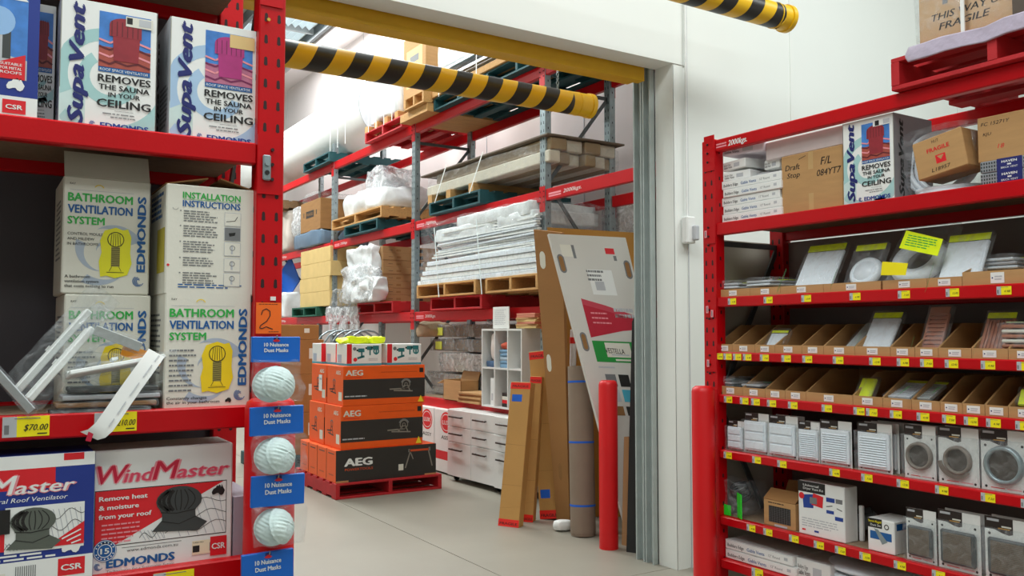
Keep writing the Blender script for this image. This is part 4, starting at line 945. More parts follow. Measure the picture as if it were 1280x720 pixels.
carton('gable_vent_box','short white gable vent box beside the long pair on the bottom right shelf','box',RX(990,1032,0,Z7+.001,3.56,.3,.10),WHITE,gshort)
t=thing('round_louvre','round white vent rings lying flat at the right of the bottom shelf','vent',(3.80,ax(1045,690,3.7).y-.17,Z7+.001))
for k in range(3):
    mb=MB(); z=.04*k; mb.lathe([(.22,z),(.235,z+.006),(.23,z+.02),(.19,z+.034),(.12,z+.036),(0,z+.030)],VENTW,36); mb.build('ring_vent_body',t)
# top shelf
zz=Z1+.001; i=0
for k in range(5):
    carton('gable_vent_box','long white gable vent box, %s from the bottom of the stack, top right shelf'%ORD[k],'box',RX(904+(k%2)*1.5,979-(k==2)*2,0,zz,3.545+.004*(k%3),.33,.0465),WHITE,gable); zz+=.047
for k,(a,b,h_,rz_) in enumerate(((905,936,.048,.1),(907,939,.05,-.12))):
    carton('gable_vent_box',('lower' if k==0 else 'upper')+' short white gable vent box on top of the long stack','box',RX(a,b,0,zz,3.56,.30,h_),WHITE,gshort,rz=rz_); zz+=h_+.012
carton('gable_vent_box','short lilac-white gable vent box tilted on the very top of the left stack','box',RX(905,955,0,zz+.012,3.55,.30,.05),mt('lilac_carton',(226,216,226),.6),gshort,rot=(.0,.06,RR90+.05))
carton('gable_vent_box','white gable vent box end wedged beside the brown carton','box',RX(958,978,0,Z1+.001+.047*5+.03,3.60,.3,.05),WHITE,gshort)
mb=MB(); mb.bbox(-.07,-.1,0,.07,.1,.028,LGRY,.003); tag(mb.build('grey_flat_box',None,(3.73,ax(960,230,3.7).y,Z1+.001+.047*5),(0,0,RR90)),'grey flat box under the wedged white gable vent box','box')
def draft(mb,w_,d,h):
    q=front(mb,w_,d,h)
    q.text('Draft',.07,.74,.10,BLACK,1,.015,.2,width=.25); q.text('Stop',.10,.61,.09,BLACK,1,.015,.2,width=.22); q.text('F/L',.66,.74,.13,BLACK,1,.015,.2,width=.17); q.text('084YT7',.60,.56,.11,BLACK,1,.015,.2,width=.38)
    q.rect(.46,.0,.54,.30,mt('packing_tape',(196,160,108),.3),1); q.rect(.46,.7,.54,1,mt('packing_tape',(196,160,108),.3),1); q.line([(.3,.9),(.42,.94)],.003,BLACK,1)
carton('draft_carton','large brown carton with black handwriting beside the gable vent boxes','box',RX(979.5,1057,196,Z1+.001,3.56,.38),CARD,draft)
B=RX(980,1057,196,Z1+.001,3.56,.38)
mb=MB(); a=ax(958,200,3.58).y; b=ax(1057,200,3.58).y; mb.bbox(3.575,b,Z1+B[4]+.004,3.86,a,Z1+B[4]+.10,mt('pinkish_white_carton',(220,208,208),.6),.004)
o=mb.build('long_carton',None); tag(o,'long pinkish-white carton lying on top of the brown handwritten carton','box')
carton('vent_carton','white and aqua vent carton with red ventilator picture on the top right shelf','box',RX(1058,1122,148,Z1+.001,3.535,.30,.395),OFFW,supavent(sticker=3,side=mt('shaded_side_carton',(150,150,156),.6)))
t=thing('ring_bag','large clear bag with coiled white plastic rings behind the fragile carton','packet',(3.72,ax(1178,220,3.66).y,Z1+.001),RR90)
for k,(dx,dz,r_,rx) in enumerate(((-.05,.16,.15,1.45),(-.03,.155,.145,1.4),(.0,.15,.14,1.35),(.02,.012,.155,0.02),(.01,.032,.15,0.05))):
    mb=MB(); n=36; 
    pts=[Vector((r_*math.cos(2*PI*i/n),r_*math.sin(2*PI*i/n),0)) for i in range(n+1)]
    mb.lathe([(r_,-.010),(r_+.004,0),(r_,.010),(r_-.02,.010),(r_-.022,-.010),(r_,-.010)],VENTW,40)
    o=mb.build('plastic_ring',t,(dx,-.02 if rx>1 else -.0,dz+.0)); o.rotation_euler=(rx,0,.2)
mb=MB(); mb.lump(-.19,-.14,0,.2,.15,.33,CLEAR,12,.03,9,.5,True,7); mb.build('clear_bag',t)
def fragile(mb,w_,d,h):
    q=front(mb,w_,d,h); q.text('FRAGILE',.5,.62,.11,REDP,1,.03,width=.45,align='c'); q.rect(.42,.28,.62,.5,REDP,1); q.poly([(.45,.47),(.59,.47),(.52,.36)],CARD,2); q.text('L18957',.3,.1,.10,BLACK,1,.01,.2,width=.38); q.text('NUT',.4,.84,.08,BLACK,1,.01,width=.14)
B=RX(1152,1216,178,Z1+.06,3.53,.18,.17)
o=carton('fragile_carton','small tilted brown carton with red fragile print resting on the white rings','box',B,CARD,fragile); o.rotation_euler=(0,-.20,RR90); o.rotation_euler=(Matrix.Rotation(RR90,3,'Z')@Matrix.Rotation(-.17,3,'Y')).to_euler(); o.location.z+=.02
def pcn(mb,w_,d,h):
    q=front(mb,w_,d,h); q.text('FC 15271Y',.08,.8,.08,BLACK,1,.01,.2,width=.6); q.text('KJU',.12,.58,.07,BLACK,1,.01,.2,width=.18); q.text('18',.42,.26,.10,REDP,1,.01,.2,width=.14)
B=RX(1228,1290,0,Z1+.103,3.57,.26,.19); carton('brown_carton','brown carton with faint handwriting standing on the two grey brick vents','box',B,CARD,pcn)
BV=mt('grey_perforated_steel',(156,162,168),.45,.3,.08)
for k in range(2):
    a=ax(1225,210,3.54).y; b=ax(1330,210,3.54).y; w_=a-b; t=thing('brick_vent',('upper' if k else 'lower')+' grey perforated brick vent with a blue label on the top right shelf','vent',(3.54,(a+b)/2,Z1+.001+.051*k),RR90)
    mb=MB(); mb.bbox(-w_/2,0,0,w_/2,.12,.048,BV,.003); q=PF(mb,(-w_/2,0,0),(1,0,0),(0,0,1),w_,.048)
    for i in range(30):
        for j in range(3): q.rect(.012+.033*i,.1+.3*j,.012+.033*i+.018,.28+.3*j,SLOTG,1)
    mb.build('vent_body',t)
    mb=MB(); mb.box(-w_/2+.07,-.002,-.001,-w_/2+.17,0,.050,NAVY); q=PF(mb,(-w_/2+.07,-.002,0),(1,0,0),(0,0,1),.10,.05); q.text('HAVEN',.5,.62,.2,WHITE,1,.03,width=.6,align='c'); q.text('BRICK VENT',.5,.15,.16,WHITE,1,.01,width=.66,align='c'); q.rect(.42,.4,.58,.52,WHITE,1); mb.build('blue_label',t)
# ============================================================ PALLETS
PM={}
def pallet(label,x,y,z,rz,mat,w_=1.165,d=1.165,h=.145,tops=7,rot=None,group=None):
    t=thing('pallet',label,'pallet',(x,y,z),rz,group,rot)
    k=(w_,d,mat.name)
    if k not in PM:
        a=MB(); a.bbox(-w_/2,-.055,0,w_/2,.055,.02,mat,.002); b=MB(); b.bbox(-.02,-d/2,0,.02,d/2,h-.04,mat,.002); PM[k]=(a.mesh('deck_board'),b.mesh('bearer'))
    A,B_=PM[k]
    for i in range(tops): child(A,'deck_board',t,(0,-d/2+.056+(d-.112)*i/(tops-1),h-.02))
    for i in range(5): child(A,'bottom_board',t,(0,-d/2+.056+(d-.112)*i/4,0))
    for xx in (-w_/2+.02,0,w_/2-.02): child(B_,'bearer',t,(xx,0,.02))
    return t
# pallet of wrapped cartons on top of the right shelving
p=az(1114,113,2.63); ZT=2.626
P0=pallet('red pallet loaded with wrapped cartons on top of the right shelving',p.x+.5,p.y-.45,ZT,RR90,PRED,.9,1.0)
def upcart(mb,w_,d,h):
    q=front(mb,w_,d,h); q.text('THIS WAY UP',.13,.31,.075,BLACK,1,.02,.2,width=.70); q.text('FRAGILE',.20,.20,.075,BLACK,1,.02,.2,width=.48)
    for u in (.24,.62): q.poly([(u,.46),(u+.05,.46),(u+.05,.60),(u+.08,.60),(u+.025,.69),(u-.03,.60),(u,.60)],GRY,1)
yL=ax(1149,40,p.x+.06).y
for k in range(2):
    for j in range(2):
        w_=.46
        carton('shipping_carton',['wrapped brown carton printed this way up at the front left of the high red pallet','wrapped brown carton front right on the high red pallet, right of the dark tape','upper front left wrapped carton on the high red pallet','upper front right wrapped carton on the high red pallet'][j+2*k],'box',
          (Vector((p.x+.06+.25,yL-w_/2-j*(w_+.01),ZT+.147+.42*k)),RR90,w_,.5,.415),mt('pale_brown_carton',(204,170,132),.75,0,.06,5,.1,100),upcart,tape=None)
t=thing('stretch_wrap','dark tape and white strap with crinkled film around the cartons on the high red pallet','wrap',(p.x+.05,yL-.46,ZT+.14),RR90)
mb=MB(); mb.lump(-.48,-.012,.012,.48,.60,.9,CLEAR,10,.02,3,.1,True,6); mb.build('clear_film',t)
mb=MB(); mb.box(.03-.075,-.016,0.02,.03+.04,-.006,.86,mt('dark_tape_film',(96,88,80),.3)); mb.build('dark_tape',t)
ys=ax(1205,40,p.x+.03).y; xs_=-(ys-(yL-.46)); mb=MB(); mb.box(xs_-.008,-.03,-.02,xs_+.008,-.024,.88,WHITE); mb.build('white_strap',t)
mb=MB(); mb.lump(-.49,-.066,-.035,.55,-.052,.03,mt('lilac_film',(196,186,206),.3,0,.12,10,.4,30),12,.012,5,.1,False,8); mb.build('loose_film',t)
# ============================================================ POWER TOOL STACK
def wpal(label,p0,z,mat,xf=4.42,w_=1.165,**k):    # pallet on the warehouse racking, left front corner at pixel column p0
    y=ax(p0,300,xf).y; return pallet(label,xf+.5825,y-w_/2,z,-PI/2,mat,w_,**k)
pallet('red pallet on the floor under the orange and black power tool cartons',2.90+.55,7.66+.58,0,0,PRED,1.10)
def saw(q,u,v,s,mat,l=3):
    q.arc(u,v,s*.62,s*.75,0,6.28,mat,l,16); q.arc(u,v,s*.2,s*.3,0,6.28,mat,l,10); q.arc(u,v,s*.75,s*.95,.3,2.8,GRY,l,10)
    q.line([(u-s*2.2,v-s*2.2),(u+s*1.2,v-s*2.6)],.012,mat,l); q.line([(u-s*2.9,v-s*1.7),(u+s*.2,v-s*1.5)],.012,mat,l); q.line([(u-s*.2,v-s*.4),(u-s*1.0,v-s*2.2)],.014,mat,l); q.line([(u+s*.3,v-s*.4),(u+s*.7,v-s*2.4)],.012,mat,l)
SAWG=mt('saw_print_grey',(140,134,124),.5)
TAPEY=mt('yellow_triangle_print',(246,220,40),.5)
def aegsaw(mb,w_,d,h):
    q=front(mb,w_,d,h); q.rect(0,.16,1,.66,CHAR,1); q.text('AEG',.03,.76,.14,OFFW,2,.035,width=.20); q.rect(.03,.70,.22,.715,REDP,2); q.rect(.45,.82,.9,.835,mt('dark_orange_print',(200,74,10),.5),2)
    saw(q,.76,.50,.07,SAWG); q.para(.02,.34,.22,1,.05,LGRY,.6,2,5); q.rect(.93,.80,.98,.92,BLACK,2); q.poly([(.91,.03),(.985,.03),(.948,.20)],TAPEY,3); q.rect(.0,.0,.08,.12,ORNG,2)
    q2=left(mb,w_,d,h); q2.text('AEG',.56,.78,.10,OFFW,1,.03,width=.28); saw(q2,.45,.55,.10,BLACK,1); q2.rect(.72,.12,.92,.34,OFFW,1)
def aegtop(mb,w_,d,h):
    aegsaw(mb,w_,d,h)
def aegstand(mb,w_,d,h):
    q=front(mb,w_,d,h); q.rect(0,0,1,1,CHAR,.6); q.text('AEG',.085,.50,.24,WHITE,2,.05,width=.26); q.text('POWERTOOLS',.085,.35,.08,mt('orange_print',(214,80,30),.5),2,.015,width=.27)
    OG=mt('orange_print',(214,80,30),.5); q.line([(.72,.83),(.93,.83)],.02,OG,2); q.line([(.72,.88),(.72,.78)],.02,SAWG,2); q.line([(.93,.9),(.93,.78)],.02,SAWG,2)
    q.line([(.73,.8),(.68,.28)],.012,SAWG,2); q.line([(.92,.8),(.96,.28)],.012,SAWG,2); q.line([(.73,.8),(.76,.55)],.01,SAWG,2); q.rect(.61,.22,.66,.42,OFFW,3); q.rect(.0,.0,.12,.06,CARD,2); q.rect(.88,.0,1,.05,CARD,2)
    q2=left(mb,w_,d,h); q2.rect(.2,.86,.8,.89,CHAR,1); q2.rect(.25,.2,.75,.24,mt('dark_orange_print',(200,74,10),.5),1)
for k in range(4):
    carton('tool_carton',['black-fronted orange carton with stand picture, bottom front of the tool pallet','orange carton end, second from the front in the bottom row of the tool pallet','orange carton end, third from the front in the bottom row of the tool pallet','orange carton end, rearmost in the bottom row of the tool pallet'][k],'box',
        (Vector((3.43,7.69+.125+.255*k,.146)),0,1.04,.25,.30),ORNG,aegstand,'power tool cartons')
for r,(x0,x1,z,h) in enumerate(((2.96,3.81,.448,.405),(2.98,3.83,.855,.373))):
    for k in range(2):
        carton('tool_carton','orange and black saw carton, %s layer, %s'%(('middle','upper')[r],('front one of two','rear one of two')[k]),'box',(Vector(((x0+x1)/2,7.70+.22+.45*k,z)),0,x1-x0,.43,h),ORNG,aegsaw,'power tool cartons')
mb=MB(); p=ax(398,478,2.972); mb.box(-.002,-.04,-.08,0,.05,.08,WHITE); mb.box(-.003,-.03,.03,-.002,.03,.05,LGRY); tag(mb.build('paper_sheet',None,(2.975,p.y-.06,p.z)),'white paper sheet taped to the end of the upper orange cartons','paper')
TL=mt('teal_print',(40,120,124),.5)
def mak(mb,w_,d,h):
    q=front(mb,w_,d,h); q.rect(0,0,1,.10,mt('cyan_print',(70,170,196),.5),1); q.rect(0,.1,.14,1,REDP,1)
    q.disc(.22,.78,.05,GRY,1,n=10); q.disc(.24,.28,.055,REDP,1,n=12)
    for (u,v,s) in ((.42,.62,.10),(.66,.72,.09),(.84,.74,.10)):
        q.rect(u-s,v,u+s*.8,v+.18,TL,2); q.rect(u-s*.2,v-.24,u+s*.25,v+.05,TL,2); q.rect(u-s*1.5,v+.05,u-s,v+.13,BLACK,2)
    q.arc(.84,.66,.05,.09,0,6.28,TL,3,12); q.line([(.3,.34),(.5,.44)],.02,TL,2); q.para(.62,.9,.3,2,.07,LGRY,.5,2,3)
    q2=left(mb,w_,d,h); q2.rect(0,0,1,.10,mt('cyan_print',(70,170,196),.5),1); q2.rect(.12,.12,.5,.5,mt('pale_blue_grey_print',(176,190,210),.6),1)
for k,(a,b,y,l) in enumerate(((434,477.5,7.74,'left front one on the orange cartons'),(484.5,527,7.74,'right front one on the orange cartons'),(420,455,8.12,'behind the left front one on the orange cartons'),(402,428,8.42,'rearmost left one on the orange cartons'))):
    xa=ay(a,445,y).x; xb=ay(b,445,y).x; 
    if k>1: xb=xa+.345
    carton('drill_kit_box','white tool kit box with teal drills, '+l,'box',(Vector(((xa+xb)/2,y+.145+(0 if k<2 else .0),1.229)),0,xb-xa,.27,.205),WHITE,mak,'tool kit boxes')
t=thing('hi_vis_vest','crumpled neon yellow vest lying on the tool kit boxes','vest',(3.27,7.92,1.437)); mb=MB(); mb.lump(-.26,-.10,0,.20,.12,.055,NEON,14,.035,3,.3,True,11); mb.build('folded_cloth',t)
mb=MB(); mb.lump(-.20,-.13,.0,.0,-.02,.075,NEON,10,.02,8,.4,True,12); mb.lump(.02,-.12,.0,.19,-.0,.07,NEON,10,.02,12,.4,True,12); mb.build('sleeve_fold',t)
# trolley hoops behind
t=thing('trolley_frame','row of grey steel trolley hoops behind the tool pallet under the racking','trolley',(4.0,9.9,0))
for k in range(5):
    x=-.15+.0*k; y=-.1+.28*k; mb=MB(); pts=[(x,y,0)]+[(x+ .24*(1-math.cos(a))/2*2-.0,y,1.35+.22*math.sin(a)) for a in [PI*i/8 for i in range(9)]]+[(x+.48,y,0)]
    mb.tube(pts,.012,GALV,8); mb.build('hoop',t)
mb=MB(); mb.bar((-.15,-.1,.12),(-.15,1.02,.12),.03,.03,GALV); mb.bar((.33,-.1,.12),(.33,1.02,.12),.03,.03,GALV); mb.build('side_rail',t)
# brown cartons behind the masks
pallet('teal pallet under the brown cartons behind the dust mask packs',3.16,10.02,0,0,TEAL,.80,.8)
for k,(z,h,x1,lx) in enumerate(((.147,.48,3.50,'bottom'),(.63,.43,3.50,'second from the bottom'),(1.062,.40,3.50,'third from the bottom'),(1.464,.17,3.44,'topmost low'))):
    carton('brown_carton','%s brown carton of the stack just right of the mask packs'%lx,'box',(Vector((x1-.35,9.98,z)),0,.70,.6,h),mt('brown_stack_carton',(168,116,62),.8,0,.06,5,.1,100),lambda mb,w_,d,h:(front(mb,w_,d,h).rect(.75,.45,.84,.75,OFFW,1)),'brown carton stack')
# ============================================================ LEANING THINGS IN THE DOORWAY
def slab(name,label,bl,br,tl,D0,D1,thick,mat,cat,prt=None,holes=False,wtop=None,floorb=True,group=None):
    """flat box standing on the floor: bottom corners bl, br by pixel on the floor, top-left by pixel at forward distance D1"""
    A=az(bl[0],bl[1],0) if floorb else pd(bl[0],bl[1],D0); Bp=az(br[0],br[1],0) if floorb else pd(br[0],br[1],D0)
    T=pd(tl[0],tl[1],D1); V=T-A; h=V.length; V.normalize(); U=(Bp-A); w_=U.length; U=(U-V*U.dot(V)).normalized(); N=U.cross(V)
    M=Matrix((U,V,N)).transposed().to_4x4(); t=thing(name,label,cat,A,0,group); mb=MB(); mb.M=M; mb.bbox(0,.0,-thick,w_,h,0,mat,.004)
    q=PF(mb,(0,0,0),(1,0,0),(0,1,0),w_,h); 
    if prt: prt(q,w_,h)
    mb.build('body',t); return t,M,w_,h
REDT=mt('red_fragile_tape',(232,36,28),.4); BLT=mt('blue_masking_tape',(20,96,206),.6)
def tapes(low=True,blue=.86,top_=True):
    def f(q,w_,h):
        if top_: q.rect(0,.95,1,.995,REDT,1); q.text('FRAGILE',.1,.962,.016,BLACK,2,.02,width=.8)
        if low: q.rect(0,.0,1,.05,REDT,1); q.text('FRAGILE',.08,.012,.018,BLACK,2,.02,width=.84)
        if blue: q.rect(.12,blue,.62,blue+.05,BLT,1)
        q.line([(0,.56),(1,.555)],.002,CARDD,1); q.line([(0,.28),(1,.28)],.002,CARDD,1); q.line([(.0,.12),(1,.14)],.001,CARDD,1)
    return f
LC=mt('long_carton_board',(190,142,78),.7,0,.07,4,.1,80)
slab('long_carton','tall narrow carton with red fragile tape and a blue patch, nearest of the leaning cartons',(622.5,657),(648,660),(639,477),6.4,7.15,.085,LC,'carton',tapes())
slab('long_carton','second narrow carton leaning behind the one with the blue patch near its top',(651,652),(666,653),(663,470),6.5,7.3,.09,LC,'carton',tapes(blue=0))
slab('long_carton','narrow carton with blue tape patch low down, leaning between carton pair and tall board',(675,649),(699,651),(661,440),6.5,7.4,.07,LC,'carton',tapes(blue=.12))
BRN=mt('tall_board_brown',(164,116,66),.75,0,.08,3,.12,60,(1,.3,1))
def hand(q,w_,h):
    for v in (.30,.56,.86): q.disc(.13,v,.035/w_*.5,OFFW,1,ry=.05/w_*.9,n=12)
# tall boards
def quadslab(name,label,P,thick,mat,cat,prt=None,depth=None):   # flat panel from four surveyed corners (bl, br, tr, tl)
    nn=(P[1]-P[0]).cross(P[3]-P[0]); rr_=P[2]-EYE; P[2]=EYE+rr_*((P[0]-EYE).dot(nn)/rr_.dot(nn))
    c=P[0].copy(); N=nn.normalized()*thick
    t=thing(name,label,cat,c); mb=MB(); vs=[p-c for p in P]+[p-c-N for p in P]
    mb.add(vs,[(0,1,2,3),(7,6,5,4),(0,4,5,1),(1,5,6,2),(2,6,7,3),(3,7,4,0)],mat)
    if prt:
        U=(P[1]-P[0]); V=(P[3]-P[0]); Un=U.normalized(); Vn=(V-Un*V.dot(Un)).normalized()
        prt(mb,P,c,N)
    mb.build('body',t); return t
class QF(PF):   # print on a surveyed quad (bilinear)
    def __init__(s,mb,P,c,N):
        s.mb=mb;s.P=[p-c for p in P];s.w=(P[1]-P[0]).length;s.h=(P[3]-P[0]).length;s.n=N.normalized();s.O=s.P[0];s.U=(s.P[1]-s.P[0]).normalized();s.V=(s.P[3]-s.P[0]).normalized();s.N=s.n
    def p(s,u,v,l): a=s.P[0].lerp(s.P[1],u);b=s.P[3].lerp(s.P[2],u); return a.lerp(b,v)+s.n*(l*.0006)
    def cl(s,q): return q
def dprint(mb,P,c,N):
    q=QF(mb,P,c,N)
    for v,u in ((.90,.26),(.55,.24),(.18,.5)):
        pts=[(u+.11*math.cos(a),v+.018*math.sin(a)+.012*(1 if math.sin(a)>0 else -1)) for a in [2*PI*(i+.5)/12 for i in range(12)]]; q.poly(pts,OFFW if v>.3 else CARDD,1)
D_=6.55
quadslab('tall_board','tall dark brown cardboard board with white hand holes, standing edgewise left of the white board',[az(696,652,0),az(712,656,0),pd(702,291,6.75),pd(667,287,6.95)],.03,BRN,'board',dprint)
quadslab('tall_board','wide golden cardboard sheet standing behind the white printed board',[az(716,655,0)+Vector((.2,.2,0)),az(800,655,0)+Vector((.2,.2,0)),pd(797,291,7.05),pd(684,284,7.05)],.03,mt('golden_board',(196,140,62),.7,0,.06,4,.1,60),'board')
WB=mt('white_coated_board',(214,212,206),.55,0,.02,3)
def wprint(mb,P,c,N):
    q=QF(mb,P,c,N)
    for (u,v) in ((.07,.90),(.93,.89),(.10,.64),(.93,.64)):
        q.poly([(u+.045*math.cos(a),v+.014*math.sin(a)+.018*(1 if math.sin(a)>0 else -1)) for a in [2*PI*(i+.5)/12 for i in range(12)]],GRY,1)
        q.poly([(u+.028*math.cos(a),v+.010*math.sin(a)+.016*(1 if math.sin(a)>0 else -1)) for a in [2*PI*(i+.5)/12 for i in range(12)]],CARDD,2)
    q.rect(.10,.925,.24,.965,OFFW,1); q.rect(.245,.92,.28,.965,GRY,1); q.rect(.68,.94,.80,.96,REDP,1); q.rect(.77,.918,.81,.935,GRY,1)
    q.rect(.38,.80,.70,.885,WHITE,1); q.para(.36,.60,.875,3,.014,GRY,.5,2,4); q.rect(.44,.815,.56,.845,LGRY,2); q.para(.60,.9,.745,2,.02,LGRY,.6,2,9)
    q.poly([(.20,.655),(.20,.785),(.50,.765),(.99,.725),(.99,.69),(.62,.68)],mt('rose_board_print',(200,60,80),.5),1)
    q.poly([(.20,.655),(.20,.765),(.99,.715),(.99,.70)],mt('crimson_board_print',(190,20,50),.5),2); q.para(.28,.56,.735,3,.016,PINK,.3,3,6)
    q.rect(.20,.575,.99,.645,mt('green_board_print',(30,150,60),.5),2); q.rect(.36,.592,.70,.640,OFFW,3); q.text('VESTELLA',.38,.610,.018,BLACK,4,.02,width=.28); q.rect(.42,.598,.66,.602,LGRY,4); q.rect(.46,.58,.84,.586,OFFW,4)
    q.rect(.20,.555,.42,.560,LGRY,2)
    for (a,b,m) in ((.26,.40,GRY),(.44,.58,BLACK)): q.rect(a,.495,b,.535,m,3)
    q.rect(.44,.445,.58,.485,mt('cyan_print',(70,170,196),.5),3); q.rect(.26,.445,.40,.485,LGRY,3); q.rect(.44,.40,.58,.43,CHAR,3); q.rect(.26,.40,.40,.43,CARDD,3)
quadslab('white_board','large tilted white coated board with crimson and green print leaning behind the red bollard',[pd(786,674,6.3),pd(872,676,6.45),pd(782,297,6.62),pd(686,292,6.5)],.04,WB,'board',wprint)
# foam tube, carpet roll, strips
a=az(712,655,0); b=pd(717,412,6.93); t=thing('foam_tube','thin white foam tube bound with red tape between the tall board and grey roll','tube',(a.x,a.y,0)); r=.026
b0=b-Vector((a.x,a.y,0)); mb=MB(); mb.cyl((0,0,.05),b0,r,FOAM,14); mb.build('tube',t)
for k in (.12,.38,.62,.93):
    c0=b0*k; mb=MB(); mb.cyl(c0,c0+b0.normalized()*.05,r+.004,REDT,14); mb.build('red_tape',t)
p=az(706,663,0)-Vector((a.x,a.y,0)); mb=MB(); mb.lump(p.x-.09,p.y-.05,0,p.x+.05,p.y+.05,.085,FOAM,8,.012,2,.6,True,9); mb.build('foam_end',t)
a=az(738,672,0); b=pd(725,458,6.75); t=thing('carpet_roll','grey-brown carpet roll with three blue tape bands leaning behind the bollard','roll',(a.x,a.y+.09,0)); b0=b-Vector((a.x,a.y+.09,0)); r=.097
RLM=mt('carpet_backing',(138,120,104),.85,0,.05,8,.2,160); mb=MB(); mb.cyl((0,0,.02),b0,r,RLM,28); mb.cyl((0,0,0),b0*.02,r*.96,RLM,28); mb.build('rolled_carpet',t)
for k in (.17,.54,.90):
    mb=MB(); mb.cyl(b0*k,b0*(k+.012),r+.002,BLT,28); mb.build('tape_band',t)
mb=MB(); mb.cyl(b0*1.0,b0*1.001,r*.35,CARDD,20); mb.build('core',t)
quadslab('timber_strip','narrow tan board strip between the bollard and the black sheet',[az(777,681,0),az(785,683,0),pd(786,546,6.35),pd(780,546,6.3)],.02,mt('tan_strip',(176,132,88),.7,0,.1,4),'board')
quadslab('black_sheet','tall narrow black sheet standing against the steel door guide',[az(783,690,0),az(798,692,0),pd(797,386,6.35),pd(790,402,6.3)],.02,mt('black_sheet_material',(30,29,30),.6),'board')
quadslab('timber_strip','short reddish timber offcut at the foot of the carpet roll',[az(750,679,0),az(755,680,0),pd(756,600,6.5),pd(753,600,6.5)],.015,mt('reddish_offcut',(140,90,64),.7),'board')
# ============================================================ BENCH
# drawer cabinet
p=az(559,594,.05); ang=-PI/2+.05; t=thing('drawer_cabinet','white drawer cabinet with black bar handles under the red bench beam, left one','cabinet',(p.x,p.y,0),ang)
WC=mt('white_melamine',(232,232,230),.35,0,.02); HND=mt('dark_bar_handle',(70,62,56),.3,.6)
def cabinet(t,cols):
    x=0; mb=MB(); W_=sum(cols); mb.box(0,.02,.06,W_,.52,.745,WC); mb.build('carcass',t)
    for cw in cols:
        for (z0,z1) in ((.06,.405),(.41,.565),(.57,.74)):
            mb=MB(); mb.bbox(x+.003,0,z0,x+cw-.003,.02,z1,WC,.003); o=mb.build('drawer',t)
            mb=MB(); zc_=z1-.07; mb.bbox(x+cw*.16,-.035,zc_-.008,x+cw*.68,-.022,zc_+.008,HND,.002); mb.box(x+cw*.2,-.024,zc_-.005,x+cw*.23,.0,zc_+.005,HND); mb.box(x+cw*.62,-.024,zc_-.005,x+cw*.65,.0,zc_+.005,HND); mb.build('handle',o)
        x+=cw
    for (cx_,cy_) in ((.06,.08),(W_-.06,.08),(.06,.46),(W_-.06,.46)):
        mb=MB(); mb.cyl((cx_-.012,cy_,.03),(cx_+.012,cy_,.03),.03,BLACK,14); mb.box(cx_-.02,cy_-.02,.045,cx_+.02,cy_+.02,.06,GALVD); mb.build('caster',t)
q_=az(593,603,.05); q2_=az(625,611,.05); c1=(q_-p).length; 
cabinet(t,(.46,.44))
t=thing('drawer_cabinet','white drawer cabinet almost hidden behind the leaning cartons, right one','cabinet',(p.x+.02,p.y-.915,0),ang); cabinet(t,(.45,))
def lux(mb,w_,d,h):
    q=front(mb,w_,d,h); q.rect(0,.2,1,.34,REDP,1); q.disc(.62,.80,.30,REDP,1,ry=.26); q.disc(.62,.80,.26,WHITE,1.4,ry=.21); q.disc(.62,.80,.24,REDP,1.8,ry=.19); q.text('LUX',.62,.765,.07,WHITE,3,.03,align='c',width=.36); q.text('ASSY',.62,.53,.06,BLACK,2,.02,align='c',width=.5)
for k in range(2):
    carton('panel_carton',('white carton with red oval and red band left of the drawer cabinet','white and red carton half hidden behind the orange tool cartons')[k],'box',(Vector((4.42+.2,8.42+.46*k,.02)),-PI/2,.44,.4,.68),WHITE,lux,'white oval cartons')
# long wrapped packs on the bench
ya=ax(507,430,4.46).y; yb=ax(600,430,4.46).y
cols=[('lowest wrapped pale bundle on the bench behind the open cardboard box',.803,.27,(196,190,180),0),('white wrapped long bundle, second from the bottom on the bench',1.09,.22,(214,212,208),.35),('grey-brown stretch-wrapped long bundle, second from the top on the bench',1.325,.15,(150,132,112),.1),('brown stretch-wrapped long bundle, topmost on the bench',1.49,.15,(140,122,98),.12)]
for k,(lb,z,h,c_,o_) in enumerate(cols):
    t=thing('wrapped_bundle',lb,'bundle',(4.78,0,z)); y0=yb-.02; y1=ya-o_
    mb=MB(); mb.bbox(.0,y0,.003,.50,y1,h-.01,mt('bundle_board_%s'%('low','white','grey','brown')[k],c_,.6,0,.12,6,.1,40),.01)
    for i in range(3): mb.box(-.004,y0,.02+h*.3*i,-.0,y1-.05*i,.024+h*.3*i,GRY)
    mb.build('boards',t)
    mb=MB(); mb.lump(-.03,y0-.01,0,.53,y1+.05,h,SMOKE if k!=1 else MILKY,12,.016,k*5,.05,True,6); mb.build('stretch_film',t)
    if k in(2,3): mb=MB(); mb.box(-.04,y1-.30,.02,-.035,y1-.14,h*.75,mt('lime_sticker',(220,230,90),.6)); mb.build('sticker',t)
t=thing('crumpled_wrap','knotted brown paper and film heap at the left end of the top bench bundle','wrap',(4.62,ya-.05,1.49)); mb=MB(); mb.lump(-.1,-.25,-.0,.35,.16,.17,mt('crumpled_brown_paper',(176,156,128),.7,0,.15,12,.3,30),12,.05,3,.5,True,8); mb.build('paper_heap',t)
